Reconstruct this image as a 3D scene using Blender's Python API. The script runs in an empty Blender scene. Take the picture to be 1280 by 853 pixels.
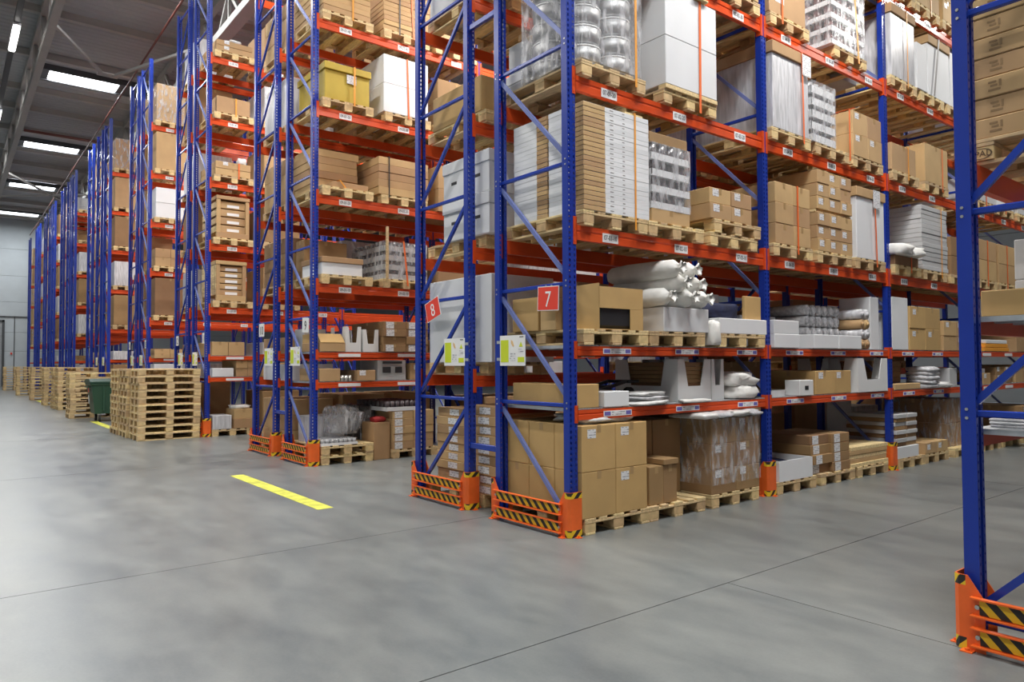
import bpy, math, random
from mathutils import Vector, Matrix, noise

random.seed(11)
PI = math.pi
SC = bpy.context.scene
COL = SC.collection

# ------------------------------------------------------------------ camera
CAM_LOC = (-4.4450, -4.7555, 1.5591)
YAW, PITCH, ROLL, FPX = 0.9034, 0.0303, -0.0049, 898.87
fw = Vector((math.cos(YAW) * math.cos(PITCH), math.sin(YAW) * math.cos(PITCH), math.sin(PITCH)))
rt = Vector((math.sin(YAW), -math.cos(YAW), 0))
up = rt.cross(fw)
rt2 = rt * math.cos(ROLL) + up * math.sin(ROLL)
up2 = up * math.cos(ROLL) - rt * math.sin(ROLL)
cam_d = bpy.data.cameras.new('camera')
cam_d.sensor_width = 36
cam_d.lens = FPX / 1280 * 36
cam_d.clip_end = 300
cam = bpy.data.objects.new('camera', cam_d)
COL.objects.link(cam)
cam.matrix_world = Matrix(((rt2.x, up2.x, -fw.x, CAM_LOC[0]), (rt2.y, up2.y, -fw.y, CAM_LOC[1]),
                           (rt2.z, up2.z, -fw.z, CAM_LOC[2]), (0, 0, 0, 1)))
SC.camera = cam

# ------------------------------------------------------------------ light
SC.view_settings.view_transform = 'Standard'
SC.view_settings.look = 'None'
SC.view_settings.gamma = 1
SC.view_settings.use_curve_mapping = False
SC.view_settings.exposure = 0.4
wd = bpy.data.worlds.new('world')
SC.world = wd
wd.use_nodes = True
wd.node_tree.nodes['Background'].inputs[0].default_value = (0.75, 0.85, 1, 1)
wd.node_tree.nodes['Background'].inputs[1].default_value = 0.3
SC.cycles.max_bounces = 8
SC.cycles.diffuse_bounces = 4
SC.cycles.transparent_max_bounces = 12
SC.cycles.caustics_reflective = False
SC.cycles.caustics_refractive = False
SC.cycles.sample_clamp_indirect = 4

LAMP_W = 230
HALL_FILL_W = 225  # fill power of the added lamps on the unseen left rail
ROOF_W = 500
AISLE_W = 210
LAMP_COL = (1.0, 0.97, 0.92)


def area_light(name, loc, sx, sy, power, col=LAMP_COL):
    ld = bpy.data.lights.new(name, 'AREA')
    ld.shape = 'RECTANGLE'
    ld.size, ld.size_y = sx, sy
    ld.energy = power
    ld.color = col
    o = bpy.data.objects.new(name, ld)
    COL.objects.link(o)
    o.location = loc
    return o


# ------------------------------------------------------------------ materials
MATS = {}


def new_mat(key):
    m = bpy.data.materials.new(key)
    m.use_nodes = True
    nt = m.node_tree
    b = nt.nodes['Principled BSDF']
    MATS[key] = m
    return m, nt, b


def N(nt, t, **kw):
    n = nt.nodes.new(t)
    for k, v in kw.items():
        if k in n.inputs:
            n.inputs[k].default_value = v
        else:
            setattr(n, k, v)
    return n


def simple(key, col, rough=0.5, metal=0.0, var=0.0, noise_amt=0.0, nscale=6.0, stretch=(1, 1, 1), bump=0.0, emit=None, hue=0.0):
    """principled with per-object brightness variation and a soft noise in the colour"""
    m, nt, b = new_mat(key)
    b.inputs['Roughness'].default_value = rough
    b.inputs['Metallic'].default_value = metal
    c4 = (*col, 1)
    b.inputs['Base Color'].default_value = c4
    L = nt.links
    if var or noise_amt or bump:
        val = None
        oi = N(nt, 'ShaderNodeObjectInfo')
        mr = N(nt, 'ShaderNodeMapRange')
        mr.inputs['To Min'].default_value = 1 - var
        mr.inputs['To Max'].default_value = 1 + var
        L.new(oi.outputs['Random'], mr.inputs['Value'])
        val = mr.outputs[0]
        tc = N(nt, 'ShaderNodeTexCoord')
        mp = N(nt, 'ShaderNodeMapping')
        mp.inputs['Scale'].default_value = stretch
        L.new(tc.outputs['Object'], mp.inputs['Vector'])
        ad = N(nt, 'ShaderNodeVectorMath', operation='ADD')
        sc = N(nt, 'ShaderNodeVectorMath', operation='SCALE')
        sc.inputs['Scale'].default_value = 37.0
        cx = N(nt, 'ShaderNodeCombineXYZ')
        for i in range(3):
            L.new(oi.outputs['Random'], cx.inputs[i])
        L.new(cx.outputs[0], sc.inputs[0])
        L.new(mp.outputs[0], ad.inputs[0])
        L.new(sc.outputs[0], ad.inputs[1])
        nz = N(nt, 'ShaderNodeTexNoise', Scale=nscale, Detail=4.0)
        L.new(ad.outputs[0], nz.inputs['Vector'])
        if noise_amt:
            mr2 = N(nt, 'ShaderNodeMapRange')
            mr2.inputs['From Min'].default_value = 0.3
            mr2.inputs['From Max'].default_value = 0.7
            mr2.inputs['To Min'].default_value = 1 - noise_amt
            mr2.inputs['To Max'].default_value = 1 + noise_amt
            L.new(nz.outputs['Fac'], mr2.inputs['Value'])
            mu = N(nt, 'ShaderNodeMath', operation='MULTIPLY')
            L.new(val, mu.inputs[0])
            L.new(mr2.outputs[0], mu.inputs[1])
            val = mu.outputs[0]
        hs = N(nt, 'ShaderNodeHueSaturation')
        hs.inputs['Color'].default_value = c4
        L.new(val, hs.inputs['Value'])
        if hue:
            mh = N(nt, 'ShaderNodeMapRange')
            mh.inputs['To Min'].default_value = 0.5 - hue
            mh.inputs['To Max'].default_value = 0.5 + hue
            L.new(oi.outputs['Random'], mh.inputs['Value'])
            L.new(mh.outputs[0], hs.inputs['Hue'])
        L.new(hs.outputs[0], b.inputs['Base Color'])
        if bump:
            bp = N(nt, 'ShaderNodeBump')
            bp.inputs['Strength'].default_value = bump
            bp.inputs['Distance'].default_value = 0.01
            L.new(nz.outputs['Fac'], bp.inputs['Height'])
            L.new(bp.outputs[0], b.inputs['Normal'])
    if emit:
        b.inputs['Emission Color'].default_value = (*emit[0], 1)
        b.inputs['Emission Strength'].default_value = emit[1]
    return m


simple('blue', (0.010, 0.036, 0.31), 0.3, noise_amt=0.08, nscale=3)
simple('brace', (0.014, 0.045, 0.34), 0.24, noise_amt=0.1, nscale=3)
simple('brace_sheen', (0.15, 0.19, 0.44), 0.24, noise_amt=0.15, nscale=3)  # blue diagonals made paler: lamp reflection on glossy paint put into the colour
simple('orange', (0.66, 0.075, 0.014), 0.32, noise_amt=0.10, nscale=3)
simple('guard', (0.82, 0.135, 0.02), 0.42, noise_amt=0.12, nscale=6)
simple('wood', (0.66, 0.49, 0.26), 0.8, var=0.22, noise_amt=0.22, nscale=7, stretch=(6, 1, 6), hue=0.012)
simple('wood_block', (0.62, 0.44, 0.22), 0.85, var=0.2, noise_amt=0.2, nscale=12, hue=0.01)
simple('kraft', (0.50, 0.32, 0.155), 0.8, var=0.14, noise_amt=0.07, nscale=3, hue=0.008)
simple('kraft_dark', (0.30, 0.175, 0.08), 0.8, var=0.14, noise_amt=0.08, nscale=3, hue=0.008)
simple('kraft_yellow', (0.53, 0.34, 0.135), 0.8, var=0.08, noise_amt=0.06, nscale=3)
simple('tape', (0.42, 0.27, 0.12), 0.3)
simple('white_box', (0.76, 0.77, 0.78), 0.65, var=0.06, noise_amt=0.03, nscale=2)
simple('grey_box', (0.50, 0.50, 0.50), 0.65, var=0.12, noise_amt=0.05, nscale=2)
simple('white_plastic', (0.78, 0.78, 0.77), 0.4)
simple('foam', (0.80, 0.79, 0.75), 0.55, noise_amt=0.08, nscale=9, bump=0.6)
simple('bag_film', (0.72, 0.72, 0.70), 0.25, noise_amt=0.15, nscale=10, bump=0.9)
simple('grey_wrap', (0.58, 0.58, 0.60), 0.3, var=0.05, noise_amt=0.22, nscale=5, stretch=(5, 5, 0.7), bump=0.6)
simple('pot_metal', (0.42, 0.42, 0.42), 0.5, metal=0.6, noise_amt=0.3, nscale=9)
simple('silver', (0.60, 0.59, 0.56), 0.32, metal=0.85, noise_amt=0.1)
simple('zinc', (0.55, 0.58, 0.60), 0.4, metal=0.55, noise_amt=0.12, nscale=12)
simple('dark', (0.02, 0.02, 0.022), 0.5)
simple('jar_dark', (0.07, 0.055, 0.06), 0.25)
simple('jar_red', (0.13, 0.05, 0.05), 0.25)
simple('jar_glass', (0.35, 0.35, 0.36), 0.15, noise_amt=0.3, nscale=20)
simple('strap_orange', (0.85, 0.16, 0.03), 0.5)
simple('strap_amber', (0.85, 0.35, 0.04), 0.5)
simple('strap_black', (0.03, 0.03, 0.03), 0.5)
simple('strap_grey', (0.30, 0.28, 0.27), 0.5)
simple('yellow_crate', (0.50, 0.36, 0.04), 0.6, noise_amt=0.05)
simple('bin_green', (0.025, 0.075, 0.045), 0.4)
simple('bin_lid', (0.02, 0.06, 0.04), 0.4)
simple('rubber', (0.015, 0.015, 0.015), 0.7)
simple('sign_red', (0.80, 0.055, 0.03), 0.5)
simple('sign_white', (0.85, 0.85, 0.85), 0.5)
simple('ink', (0.015, 0.015, 0.015), 0.6)
simple('ink_print', (0.30, 0.19, 0.09), 0.8)
simple('ink_soft', (0.12, 0.085, 0.045), 0.8)
simple('lime', (0.62, 0.72, 0.03), 0.5)
simple('notice_orange', (0.75, 0.5, 0.25), 0.5)
simple('label_blue', (0.16, 0.14, 0.45), 0.5)
simple('yellow_paint', (0.56, 0.56, 0.07), 0.6, noise_amt=0.3, nscale=7)
simple('roof', (0.40, 0.41, 0.425), 0.6, noise_amt=0.08, nscale=0.6)
simple('steel_beige', (0.42, 0.405, 0.38), 0.5, noise_amt=0.06, nscale=2)
simple('steel_dark', (0.07, 0.075, 0.08), 0.5)
simple('pipe_red', (0.16, 0.05, 0.04), 0.5)
simple('teal', (0.02, 0.20, 0.20), 0.5)
simple('navy_cloth', (0.012, 0.016, 0.05), 0.8, noise_amt=0.4, nscale=8, bump=0.8)
simple('red_cloth', (0.35, 0.02, 0.02), 0.7)
simple('lamp_emit', (1, 1, 1), 0.5, emit=((1, 0.98, 0.94), 14.0))
simple('rooflight_emit', (1, 1, 1), 0.5, emit=((0.93, 0.97, 1), 7.0))
simple('wall_pale', (0.52, 0.57, 0.60), 0.6, noise_amt=0.04, nscale=1.2)
simple('concrete_wall', (0.22, 0.245, 0.26), 0.6, noise_amt=0.04, nscale=1.2)
simple('door_grey', (0.33, 0.35, 0.36), 0.4, noise_amt=0.05)
simple('joint_dark', (0.05, 0.05, 0.05), 0.9)

# barcode-like print on paper labels (flat print)
def label_mat(key, base, scale, amount):
    m, nt, b = new_mat(key)
    L = nt.links
    tc = N(nt, 'ShaderNodeTexCoord')
    wv = N(nt, 'ShaderNodeTexWave', bands_direction='Z', Scale=scale, Distortion=0.0)
    L.new(tc.outputs['Object'], wv.inputs['Vector'])
    nz = N(nt, 'ShaderNodeTexNoise', Scale=35.0, Detail=0.0)
    L.new(tc.outputs['Object'], nz.inputs['Vector'])
    mu = N(nt, 'ShaderNodeMath', operation='MULTIPLY')
    L.new(wv.outputs['Fac'], mu.inputs[0])
    L.new(nz.outputs['Fac'], mu.inputs[1])
    cr = N(nt, 'ShaderNodeValToRGB')
    cr.color_ramp.elements[0].position = amount
    cr.color_ramp.elements[1].position = amount + 0.1
    cr.color_ramp.elements[0].color = (*base, 1)
    cr.color_ramp.elements[1].color = (0.30, 0.30, 0.33, 1)
    L.new(mu.outputs[0], cr.inputs[0])
    L.new(cr.outputs[0], b.inputs['Base Color'])
    b.inputs['Roughness'].default_value = 0.5
    return m


label_mat('paper_label', (0.76, 0.76, 0.77), 14, 0.42)


# hazard stripes in object space
def hazard():
    m, nt, b = new_mat('hazard')
    L = nt.links
    tc = N(nt, 'ShaderNodeTexCoord')
    sx = N(nt, 'ShaderNodeSeparateXYZ')
    L.new(tc.outputs['Object'], sx.inputs[0])
    a = N(nt, 'ShaderNodeMath', operation='ADD')
    L.new(sx.outputs['Y'], a.inputs[0])
    L.new(sx.outputs['X'], a.inputs[1])
    a2 = N(nt, 'ShaderNodeMath', operation='SUBTRACT')
    L.new(a.outputs[0], a2.inputs[0])
    L.new(sx.outputs['Z'], a2.inputs[1])
    mu = N(nt, 'ShaderNodeMath', operation='MULTIPLY')
    L.new(a2.outputs[0], mu.inputs[0])
    mu.inputs[1].default_value = 9.5
    fr = N(nt, 'ShaderNodeMath', operation='FRACT')
    L.new(mu.outputs[0], fr.inputs[0])
    gt = N(nt, 'ShaderNodeMath', operation='GREATER_THAN')
    L.new(fr.outputs[0], gt.inputs[0])
    gt.inputs[1].default_value = 0.5
    mx = N(nt, 'ShaderNodeMix', data_type='RGBA')
    L.new(gt.outputs[0], mx.inputs[0])
    mx.inputs[6].default_value = (0.02, 0.018, 0.016, 1)
    mx.inputs[7].default_value = (0.78, 0.52, 0.02, 1)
    L.new(mx.outputs[2], b.inputs['Base Color'])
    b.inputs['Roughness'].default_value = 0.5


hazard()


def film(key, lo, hi, col, rough=0.12, scale=5, stretch=(3, 3, 1)):
    m, nt, b = new_mat(key)
    L = nt.links
    b.inputs['Base Color'].default_value = (*col, 1)
    b.inputs['Roughness'].default_value = rough
    tr = N(nt, 'ShaderNodeBsdfTransparent')
    tc = N(nt, 'ShaderNodeTexCoord')
    mp = N(nt, 'ShaderNodeMapping')
    mp.inputs['Scale'].default_value = stretch
    mp.inputs['Rotation'].default_value = (0.3, 0.5, 0.2)
    nz = N(nt, 'ShaderNodeTexNoise', Scale=scale, Detail=5.0)
    L.new(tc.outputs['Object'], mp.inputs[0])
    L.new(mp.outputs[0], nz.inputs['Vector'])
    mr = N(nt, 'ShaderNodeMapRange')
    mr.inputs['From Min'].default_value = 0.45
    mr.inputs['From Max'].default_value = 0.72
    mr.inputs['To Min'].default_value = lo
    mr.inputs['To Max'].default_value = hi
    L.new(nz.outputs['Fac'], mr.inputs['Value'])
    mx = N(nt, 'ShaderNodeMixShader')
    L.new(mr.outputs[0], mx.inputs[0])
    L.new(tr.outputs[0], mx.inputs[1])
    L.new(b.outputs[0], mx.inputs[2])
    bp = N(nt, 'ShaderNodeBump')
    bp.inputs['Strength'].default_value = 0.7
    bp.inputs['Distance'].default_value = 0.02
    L.new(nz.outputs['Fac'], bp.inputs['Height'])
    L.new(bp.outputs[0], b.inputs['Normal'])
    L.new(mx.outputs[0], nt.nodes['Material Output'].inputs['Surface'])


film('film', 0.06, 0.65, (0.8, 0.8, 0.82))
film('film_milky', 0.16, 0.75, (0.74, 0.74, 0.76))


def floor_mat():
    m, nt, b = new_mat('concrete_floor')
    L = nt.links
    tc = N(nt, 'ShaderNodeTexCoord')
    geo = N(nt, 'ShaderNodeNewGeometry')
    n1 = N(nt, 'ShaderNodeTexNoise', Scale=0.42, Detail=5.0, Roughness=0.6)
    n2 = N(nt, 'ShaderNodeTexNoise', Scale=2.6, Detail=7.0, Roughness=0.65)
    n3 = N(nt, 'ShaderNodeTexNoise', Scale=60.0, Detail=3.0)
    mp = N(nt, 'ShaderNodeMapping')
    mp.inputs['Scale'].default_value = (1.0, 0.45, 1)
    L.new(geo.outputs['Position'], mp.inputs[0])
    L.new(mp.outputs[0], n1.inputs['Vector'])
    L.new(mp.outputs[0], n2.inputs['Vector'])
    L.new(geo.outputs['Position'], n3.inputs['Vector'])
    cr = N(nt, 'ShaderNodeValToRGB')
    e = cr.color_ramp.elements
    e[0].position, e[0].color = 0.36, (0.108, 0.121, 0.126, 1)
    e[1].position, e[1].color = 0.64, (0.222, 0.232, 0.221, 1)
    ad = N(nt, 'ShaderNodeMath', operation='MULTIPLY_ADD')
    L.new(n2.outputs['Fac'], ad.inputs[0])
    ad.inputs[1].default_value = 0.5
    m2 = N(nt, 'ShaderNodeMath', operation='MULTIPLY_ADD')
    L.new(n1.outputs['Fac'], m2.inputs[0])
    m2.inputs[1].default_value = 0.5
    m2.inputs[2].default_value = 0.0
    L.new(m2.outputs[0], ad.inputs[2])
    m3 = N(nt, 'ShaderNodeMath', operation='MULTIPLY_ADD')
    L.new(n3.outputs['Fac'], m3.inputs[0])
    m3.inputs[1].default_value = 0.10
    L.new(ad.outputs[0], m3.inputs[2])
    s3 = N(nt, 'ShaderNodeMath', operation='SUBTRACT')
    L.new(m3.outputs[0], s3.inputs[0])
    s3.inputs[1].default_value = 0.05
    L.new(s3.outputs[0], cr.inputs[0])
    L.new(cr.outputs[0], b.inputs['Base Color'])
    mr = N(nt, 'ShaderNodeMapRange')
    mr.inputs['To Min'].default_value = 0.22
    mr.inputs['To Max'].default_value = 0.42
    L.new(n2.outputs['Fac'], mr.inputs['Value'])
    L.new(mr.outputs[0], b.inputs['Roughness'])
    b.inputs['Specular IOR Level'].default_value = 0.45


floor_mat()


# ------------------------------------------------------------------ mesh building
class MB:
    def __init__(self):
        self.v, self.f = [], []

    def add(self, vs, fs):
        k = len(self.v)
        self.v += vs
        self.f += [tuple(i + k for i in f) for f in fs]
        return self

    def box(self, x0, x1, y0, y1, z0, z1):
        return self.add([(x0, y0, z0), (x1, y0, z0), (x1, y1, z0), (x0, y1, z0), (x0, y0, z1), (x1, y0, z1), (x1, y1, z1), (x0, y1, z1)],
                        [(0, 3, 2, 1), (4, 5, 6, 7), (0, 1, 5, 4), (1, 2, 6, 5), (2, 3, 7, 6), (3, 0, 4, 7)])

    def cbox(self, x0, x1, y0, y1, z0, z1, c):
        """box with chamfered edges"""
        vs, idx = [], {}
        X, Y, Z = (x0, x1), (y0, y1), (z0, z1)
        for i in (0, 1):
            for j in (0, 1):
                for k in (0, 1):
                    p = (X[i], Y[j], Z[k])
                    q = (X[i] + (c, -c)[i], Y[j] + (c, -c)[j], Z[k] + (c, -c)[k])
                    for a in range(3):
                        w = list(q)
                        w[a] = p[a]
                        idx[(i, j, k, a)] = len(vs)
                        vs.append(tuple(w))
        fs = []
        for a in range(3):
            b, d = (a + 1) % 3, (a + 2) % 3
            for s in (0, 1):
                ring = []
                for (u, t) in ((0, 0), (1, 0), (1, 1), (0, 1)):
                    key = [0, 0, 0]
                    key[a], key[b], key[d] = s, u, t
                    ring.append(idx[(*key, a)])
                fs.append(tuple(ring if s else ring[::-1]))
        for a in range(3):
            b, d = (a + 1) % 3, (a + 2) % 3
            for u in (0, 1):
                for t in (0, 1):
                    k0, k1 = [0, 0, 0], [0, 0, 0]
                    k0[a], k1[a] = 0, 1
                    k0[b] = k1[b] = u
                    k0[d] = k1[d] = t
                    r = (idx[(*k0, b)], idx[(*k1, b)], idx[(*k1, d)], idx[(*k0, d)])
                    fs.append(r if (u == t) == True else r[::-1])
        for i in (0, 1):
            for j in (0, 1):
                for k in (0, 1):
                    r = (idx[(i, j, k, 0)], idx[(i, j, k, 1)], idx[(i, j, k, 2)])
                    fs.append(r if (i + j + k) % 2 else r[::-1])
        return self.add(vs, fs)

    def prism(self, poly, axis, a, b):
        """extrude a 2-D polygon along axis: poly gives the other two coords in xyz order"""
        n = len(poly)

        def P(p, t):
            return {'x': (t, p[0], p[1]), 'y': (p[0], t, p[1]), 'z': (p[0], p[1], t)}[axis]
        vs = [P(p, a) for p in poly] + [P(p, b) for p in poly]
        fs = [tuple(range(n))[::-1], tuple(range(n, 2 * n))] + [(i, (i + 1) % n, n + (i + 1) % n, n + i) for i in range(n)]
        return self.add(vs, fs)

    def cyl(self, c, r, h, n=12, axis='z', r2=None):
        r2 = r if r2 is None else r2
        vs = []
        for t, rr in ((0, r), (h, r2)):
            for i in range(n):
                a = 2 * PI * i / n
                u, w = rr * math.cos(a), rr * math.sin(a)
                p = {'x': (t, u, w), 'y': (u, t, w), 'z': (u, w, t)}[axis]
                vs.append((p[0] + c[0], p[1] + c[1], p[2] + c[2]))
        fs = [tuple(range(n))[::-1], tuple(range(n, 2 * n))] + [(i, (i + 1) % n, n + (i + 1) % n, n + i) for i in range(n)]
        return self.add(vs, fs)

    def bar(self, p, q, w, h):
        """rectangular bar from p to q, w across, h up"""
        p, q = Vector(p), Vector(q)
        d = (q - p).normalized()
        s = d.cross(Vector((0, 0, 1)))
        if s.length < 1e-4:
            s = Vector((1, 0, 0))
        s.normalize()
        u = s.cross(d)
        vs = []
        for e in (p, q):
            for (a, b) in ((-1, -1), (1, -1), (1, 1), (-1, 1)):
                vs.append(tuple(e + s * a * w / 2 + u * b * h / 2))
        return self.add(vs, [(0, 1, 2, 3), (7, 6, 5, 4), (0, 4, 5, 1), (1, 5, 6, 2), (2, 6, 7, 3), (3, 7, 4, 0)])

    def mesh(self, name, mat, smooth=False):
        me = bpy.data.meshes.new(name)
        me.from_pydata(self.v, [], self.f)
        if mat:
            me.materials.append(MATS[mat])
        if smooth:
            me.polygons.foreach_set('use_smooth', [True] * len(me.polygons))
        me.update()
        return me


CACHE = {}


def cached(key, fn, mat, smooth=False):
    k = (key, mat)
    if k not in CACHE:
        m = MB()
        fn(m)
        CACHE[k] = m.mesh(str(key[0]) if isinstance(key, tuple) else key, mat, smooth)
    return CACHE[k]


def put(name, me, parent=None, loc=(0, 0, 0), rz=0.0, rot=None):
    o = bpy.data.objects.new(name, me)
    COL.objects.link(o)
    if parent:
        o.parent = parent
    o.location = loc
    o.rotation_euler = rot or (0, 0, rz)
    return o


def tag(o, label, cat, group=None, kind=None):
    if label:
        o['label'] = label
    if cat:
        o['category'] = cat
    if group:
        o['group'] = group
    if kind:
        o['kind'] = kind
    return o


def thing(name, label, cat, loc=(0, 0, 0), rz=0.0, group=None):
    o = put(name, None, None, loc, rz)
    o.empty_display_size = 0.1
    return tag(o, label, cat, group)


def struct(name, me, parent=None, loc=(0, 0, 0)):
    o = put(name, me, parent, loc)
    if not parent:
        o['kind'] = 'structure'
    return o


TEXTS = {}


def text(s, size, mat, parent, loc, rot, name='lettering', sx=1.0):
    k = (s, size, mat, sx)
    if k not in TEXTS:
        c = bpy.data.curves.new(name, 'FONT')
        c.body = s
        c.size = size
        c.align_x = 'CENTER'
        c.align_y = 'CENTER'
        c.extrude = 0.0006
        c.resolution_u = 3
        c.materials.append(MATS[mat])
        tmp = bpy.data.objects.new('tmp', c)
        me = bpy.data.meshes.new_from_object(tmp)
        bpy.data.objects.remove(tmp)
        bpy.data.curves.remove(c)
        for v in me.vertices:
            v.co.x *= sx
        if not me.materials:
            me.materials.append(MATS[mat])
        TEXTS[k] = me
    return put(name, TEXTS[k], parent, loc, rot=rot)


ORD = ['ground', 'first', 'second', 'third', 'fourth', 'fifth', 'sixth', 'seventh', 'eighth', 'ninth', 'tenth', 'eleventh', 'twelfth',
       'thirteenth', 'fourteenth', 'fifteenth', 'sixteenth', 'seventeenth', 'eighteenth', 'nineteenth', 'twentieth']
for _i in range(21, 40):
    ORD.append('twenty-' + ORD[_i - 20] if _i < 30 else 'thirtieth' if _i == 30 else 'thirty-' + ORD[_i - 30])


NUM = ['zero', 'one', 'two', 'three', 'four', 'five', 'six', 'seven', 'eight', 'nine', 'ten', 'eleven', 'twelve', 'thirteen', 'fourteen', 'fifteen',
       'sixteen', 'seventeen', 'eighteen', 'nineteen', 'twenty', 'twenty-one', 'twenty-two', 'twenty-three', 'twenty-four', 'twenty-five', 'twenty-six']


def where(row, lev, pos):
    lv = 'ground level' if lev == 0 else ORD[lev] + ' level'
    return '%s of rack %s, %s place' % (lv, NUM[row], ORD[pos])


# ------------------------------------------------------------------ structure
X0, X1, Y0, Y1 = -13.0, 26.0, -9.0, 60.0
ROOF = 12.4
fl = struct('floor', MB().box(X0, X1, Y0, Y1, -0.25, -0.03).mesh('floor', 'joint_dark'))
jy = [Y0, -5.6, -1.67, 1.18, 7.2, 13.2, 19.2, 25.2, 31.2, 37.2, 43.2, 49.2, 55.2, Y1]
for j in range(len(jy) - 1):
    jx = [X0, -6.2, -0.09, 6.1, 12.3, 19.0, X1] if jy[j] < -1.7 else [X0, -6.2, 6.1, 12.3, 19.0, X1]
    for i in range(len(jx) - 1):
        g = 0.004
        put('floor_slab', MB().box(jx[i] + g, jx[i + 1] - g, jy[j] + g, jy[j + 1] - g, -0.028, 0).mesh('floor_slab', 'concrete_floor'), fl)


def clad_wall(name, a, b, along, at, outward, joints):
    """insulated cladding panels with recessed horizontal joints"""
    w = put(name, None)
    w['kind'] = 'structure'
    zs = joints
    for k in range(len(zs) - 1):
        z0, z1 = zs[k] + 0.008, zs[k + 1] - 0.008
        t = (at, at + 0.12 * outward) if outward > 0 else (at - 0.12, at)
        m = MB()
        if along == 'x':
            m.box(a, b, t[0], t[1], z0, z1)
        else:
            m.box(t[0], t[1], a, b, z0, z1)
        put('wall_panel', m.mesh('wall_panel', 'wall_pale' if name == 'wall_far' else 'concrete_wall'), w)
    m = MB()
    t = (at + 0.12, at + 0.2) if outward > 0 else (at - 0.2, at - 0.12)
    if along == 'x':
        m.box(a, b, t[0], t[1], 0, ROOF)
    else:
        m.box(t[0], t[1], a, b, 0, ROOF)
    put('wall_backing', m.mesh('wall_backing', 'steel_dark'), w)
    return w


clad_wall('wall_far', X0, X1, 'x', Y1, 1, [0, 2.6, 4.0, 5.2, 6.25, 8.2, 10.2, ROOF])
clad_wall('wall_near', X0, X1, 'x', Y0, -1, [0, 3.1, 6.2, 9.3, ROOF])
clad_wall('wall_left', Y0, Y1, 'y', X0, -1, [0, 3.1, 6.2, 9.3, ROOF])
clad_wall('wall_right', Y0, Y1, 'y', X1, 1, [0, 3.1, 6.2, 9.3, ROOF])
# conduits on the far wall, roller door at its left
tw = thing('wall_conduit', 'dark conduit run along pale far wall with vertical drop', 'conduit', (0, Y1, 0))
put('pipe_run', MB().bar((-6, -0.05, 5.15), (0.4, -0.05, 5.15), 0.05, 0.06).mesh('pipe_run', 'steel_dark'), tw)
put('drop_pipe', MB().bar((-0.45, -0.05, 5.15), (-0.45, -0.05, 0.9), 0.05, 0.05).mesh('drop_pipe', 'steel_dark'), tw)
put('call_button', MB().cbox(-0.68, -0.56, -0.09, 0, 2.35, 2.5, 0.01).mesh('call_button', 'sign_red'), tw)
dr = put('door_1', None, None, (-2.75, Y1, 0))
dr['kind'] = 'structure'
put('door_frame', MB().box(-1.7, -1.55, -0.14, 0, 0, 4.9).box(1.55, 1.7, -0.14, 0, 0, 4.9).box(-1.7, 1.7, -0.14, 0, 4.75, 4.9).mesh('door_frame', 'steel_dark'), dr)
for k in range(9):
    put('door_slat', MB().cbox(-1.55, 1.55, -0.08, -0.01, 0.02 + k * 0.525, 0.53 + k * 0.525, 0.01).mesh('door_slat', 'door_grey'), dr)

# roof: corrugated deck
m = MB()
pr, y, zt = [], Y0, ROOF
while y < Y1:
    pr += [(y, zt), (y + 0.14, zt), (y + 0.17, zt + 0.025), (y + 0.27, zt + 0.025)]
    y += 0.30
vs, fs = [], []
for (yy, zz) in pr:
    vs += [(X0, yy, zz), (X1, yy, zz)]
for i in range(len(pr) - 1):
    fs.append((2 * i, 2 * i + 1, 2 * i + 3, 2 * i + 2))
m.add(vs, fs)
m.box(X0, X1, Y0, Y1, ROOF + 0.08, ROOF + 0.2)
ce = struct('ceiling', m.mesh('ceiling', 'roof'))
for k, yy in enumerate([-7.5, -5, -1, 3, 7, 11, 15, 18.2, 20.8, 24.6, 28.4, 31.0, 34.4, 38, 41, 44, 48, 52, 54.6, 58]):
    put('purlin', cached('purlin', lambda m: m.box(X0, X1, -0.05, 0.05, -0.22, 0).box(X0, X1, -0.05, 0.12, -0.22, -0.20), 'steel_beige'), ce, (0, yy, ROOF))


def truss(x, label, wch):
    t = thing('roof_truss', label, 'roof truss', (x, 0, 10.95), group='steel roof trusses')
    put('bottom_chord', MB().box(-wch / 2, wch / 2, Y0 + 0.02, Y1 - 0.02, 0, 0.22).mesh('bottom_chord', 'steel_beige'), t)
    put('top_chord', MB().box(-0.09, 0.09, Y0 + 0.02, Y1 - 0.02, 1.2, 1.4).mesh('top_chord', 'steel_beige'), t)
    yy, k = Y0 + 1.5, 0
    while yy < Y1 - 3:
        put('web_member', cached('web_a', lambda m: m.bar((0, 0, 0.2), (0, 1.0, 1.22), 0.1, 0.1), 'steel_beige'), t, (0, yy, 0))
        put('web_member', cached('web_b', lambda m: m.bar((0, 0, 1.22), (0, 1.0, 0.2), 0.1, 0.1), 'steel_beige'), t, (0, yy + 1.0, 0))
        put('web_post', cached('web_c', lambda m: m.bar((0, 0, 0.2), (0, 0, 1.22), 0.08, 0.08), 'steel_beige'), t, (0, yy + 1.0, 0))
        yy += 2.5
    return t


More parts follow.
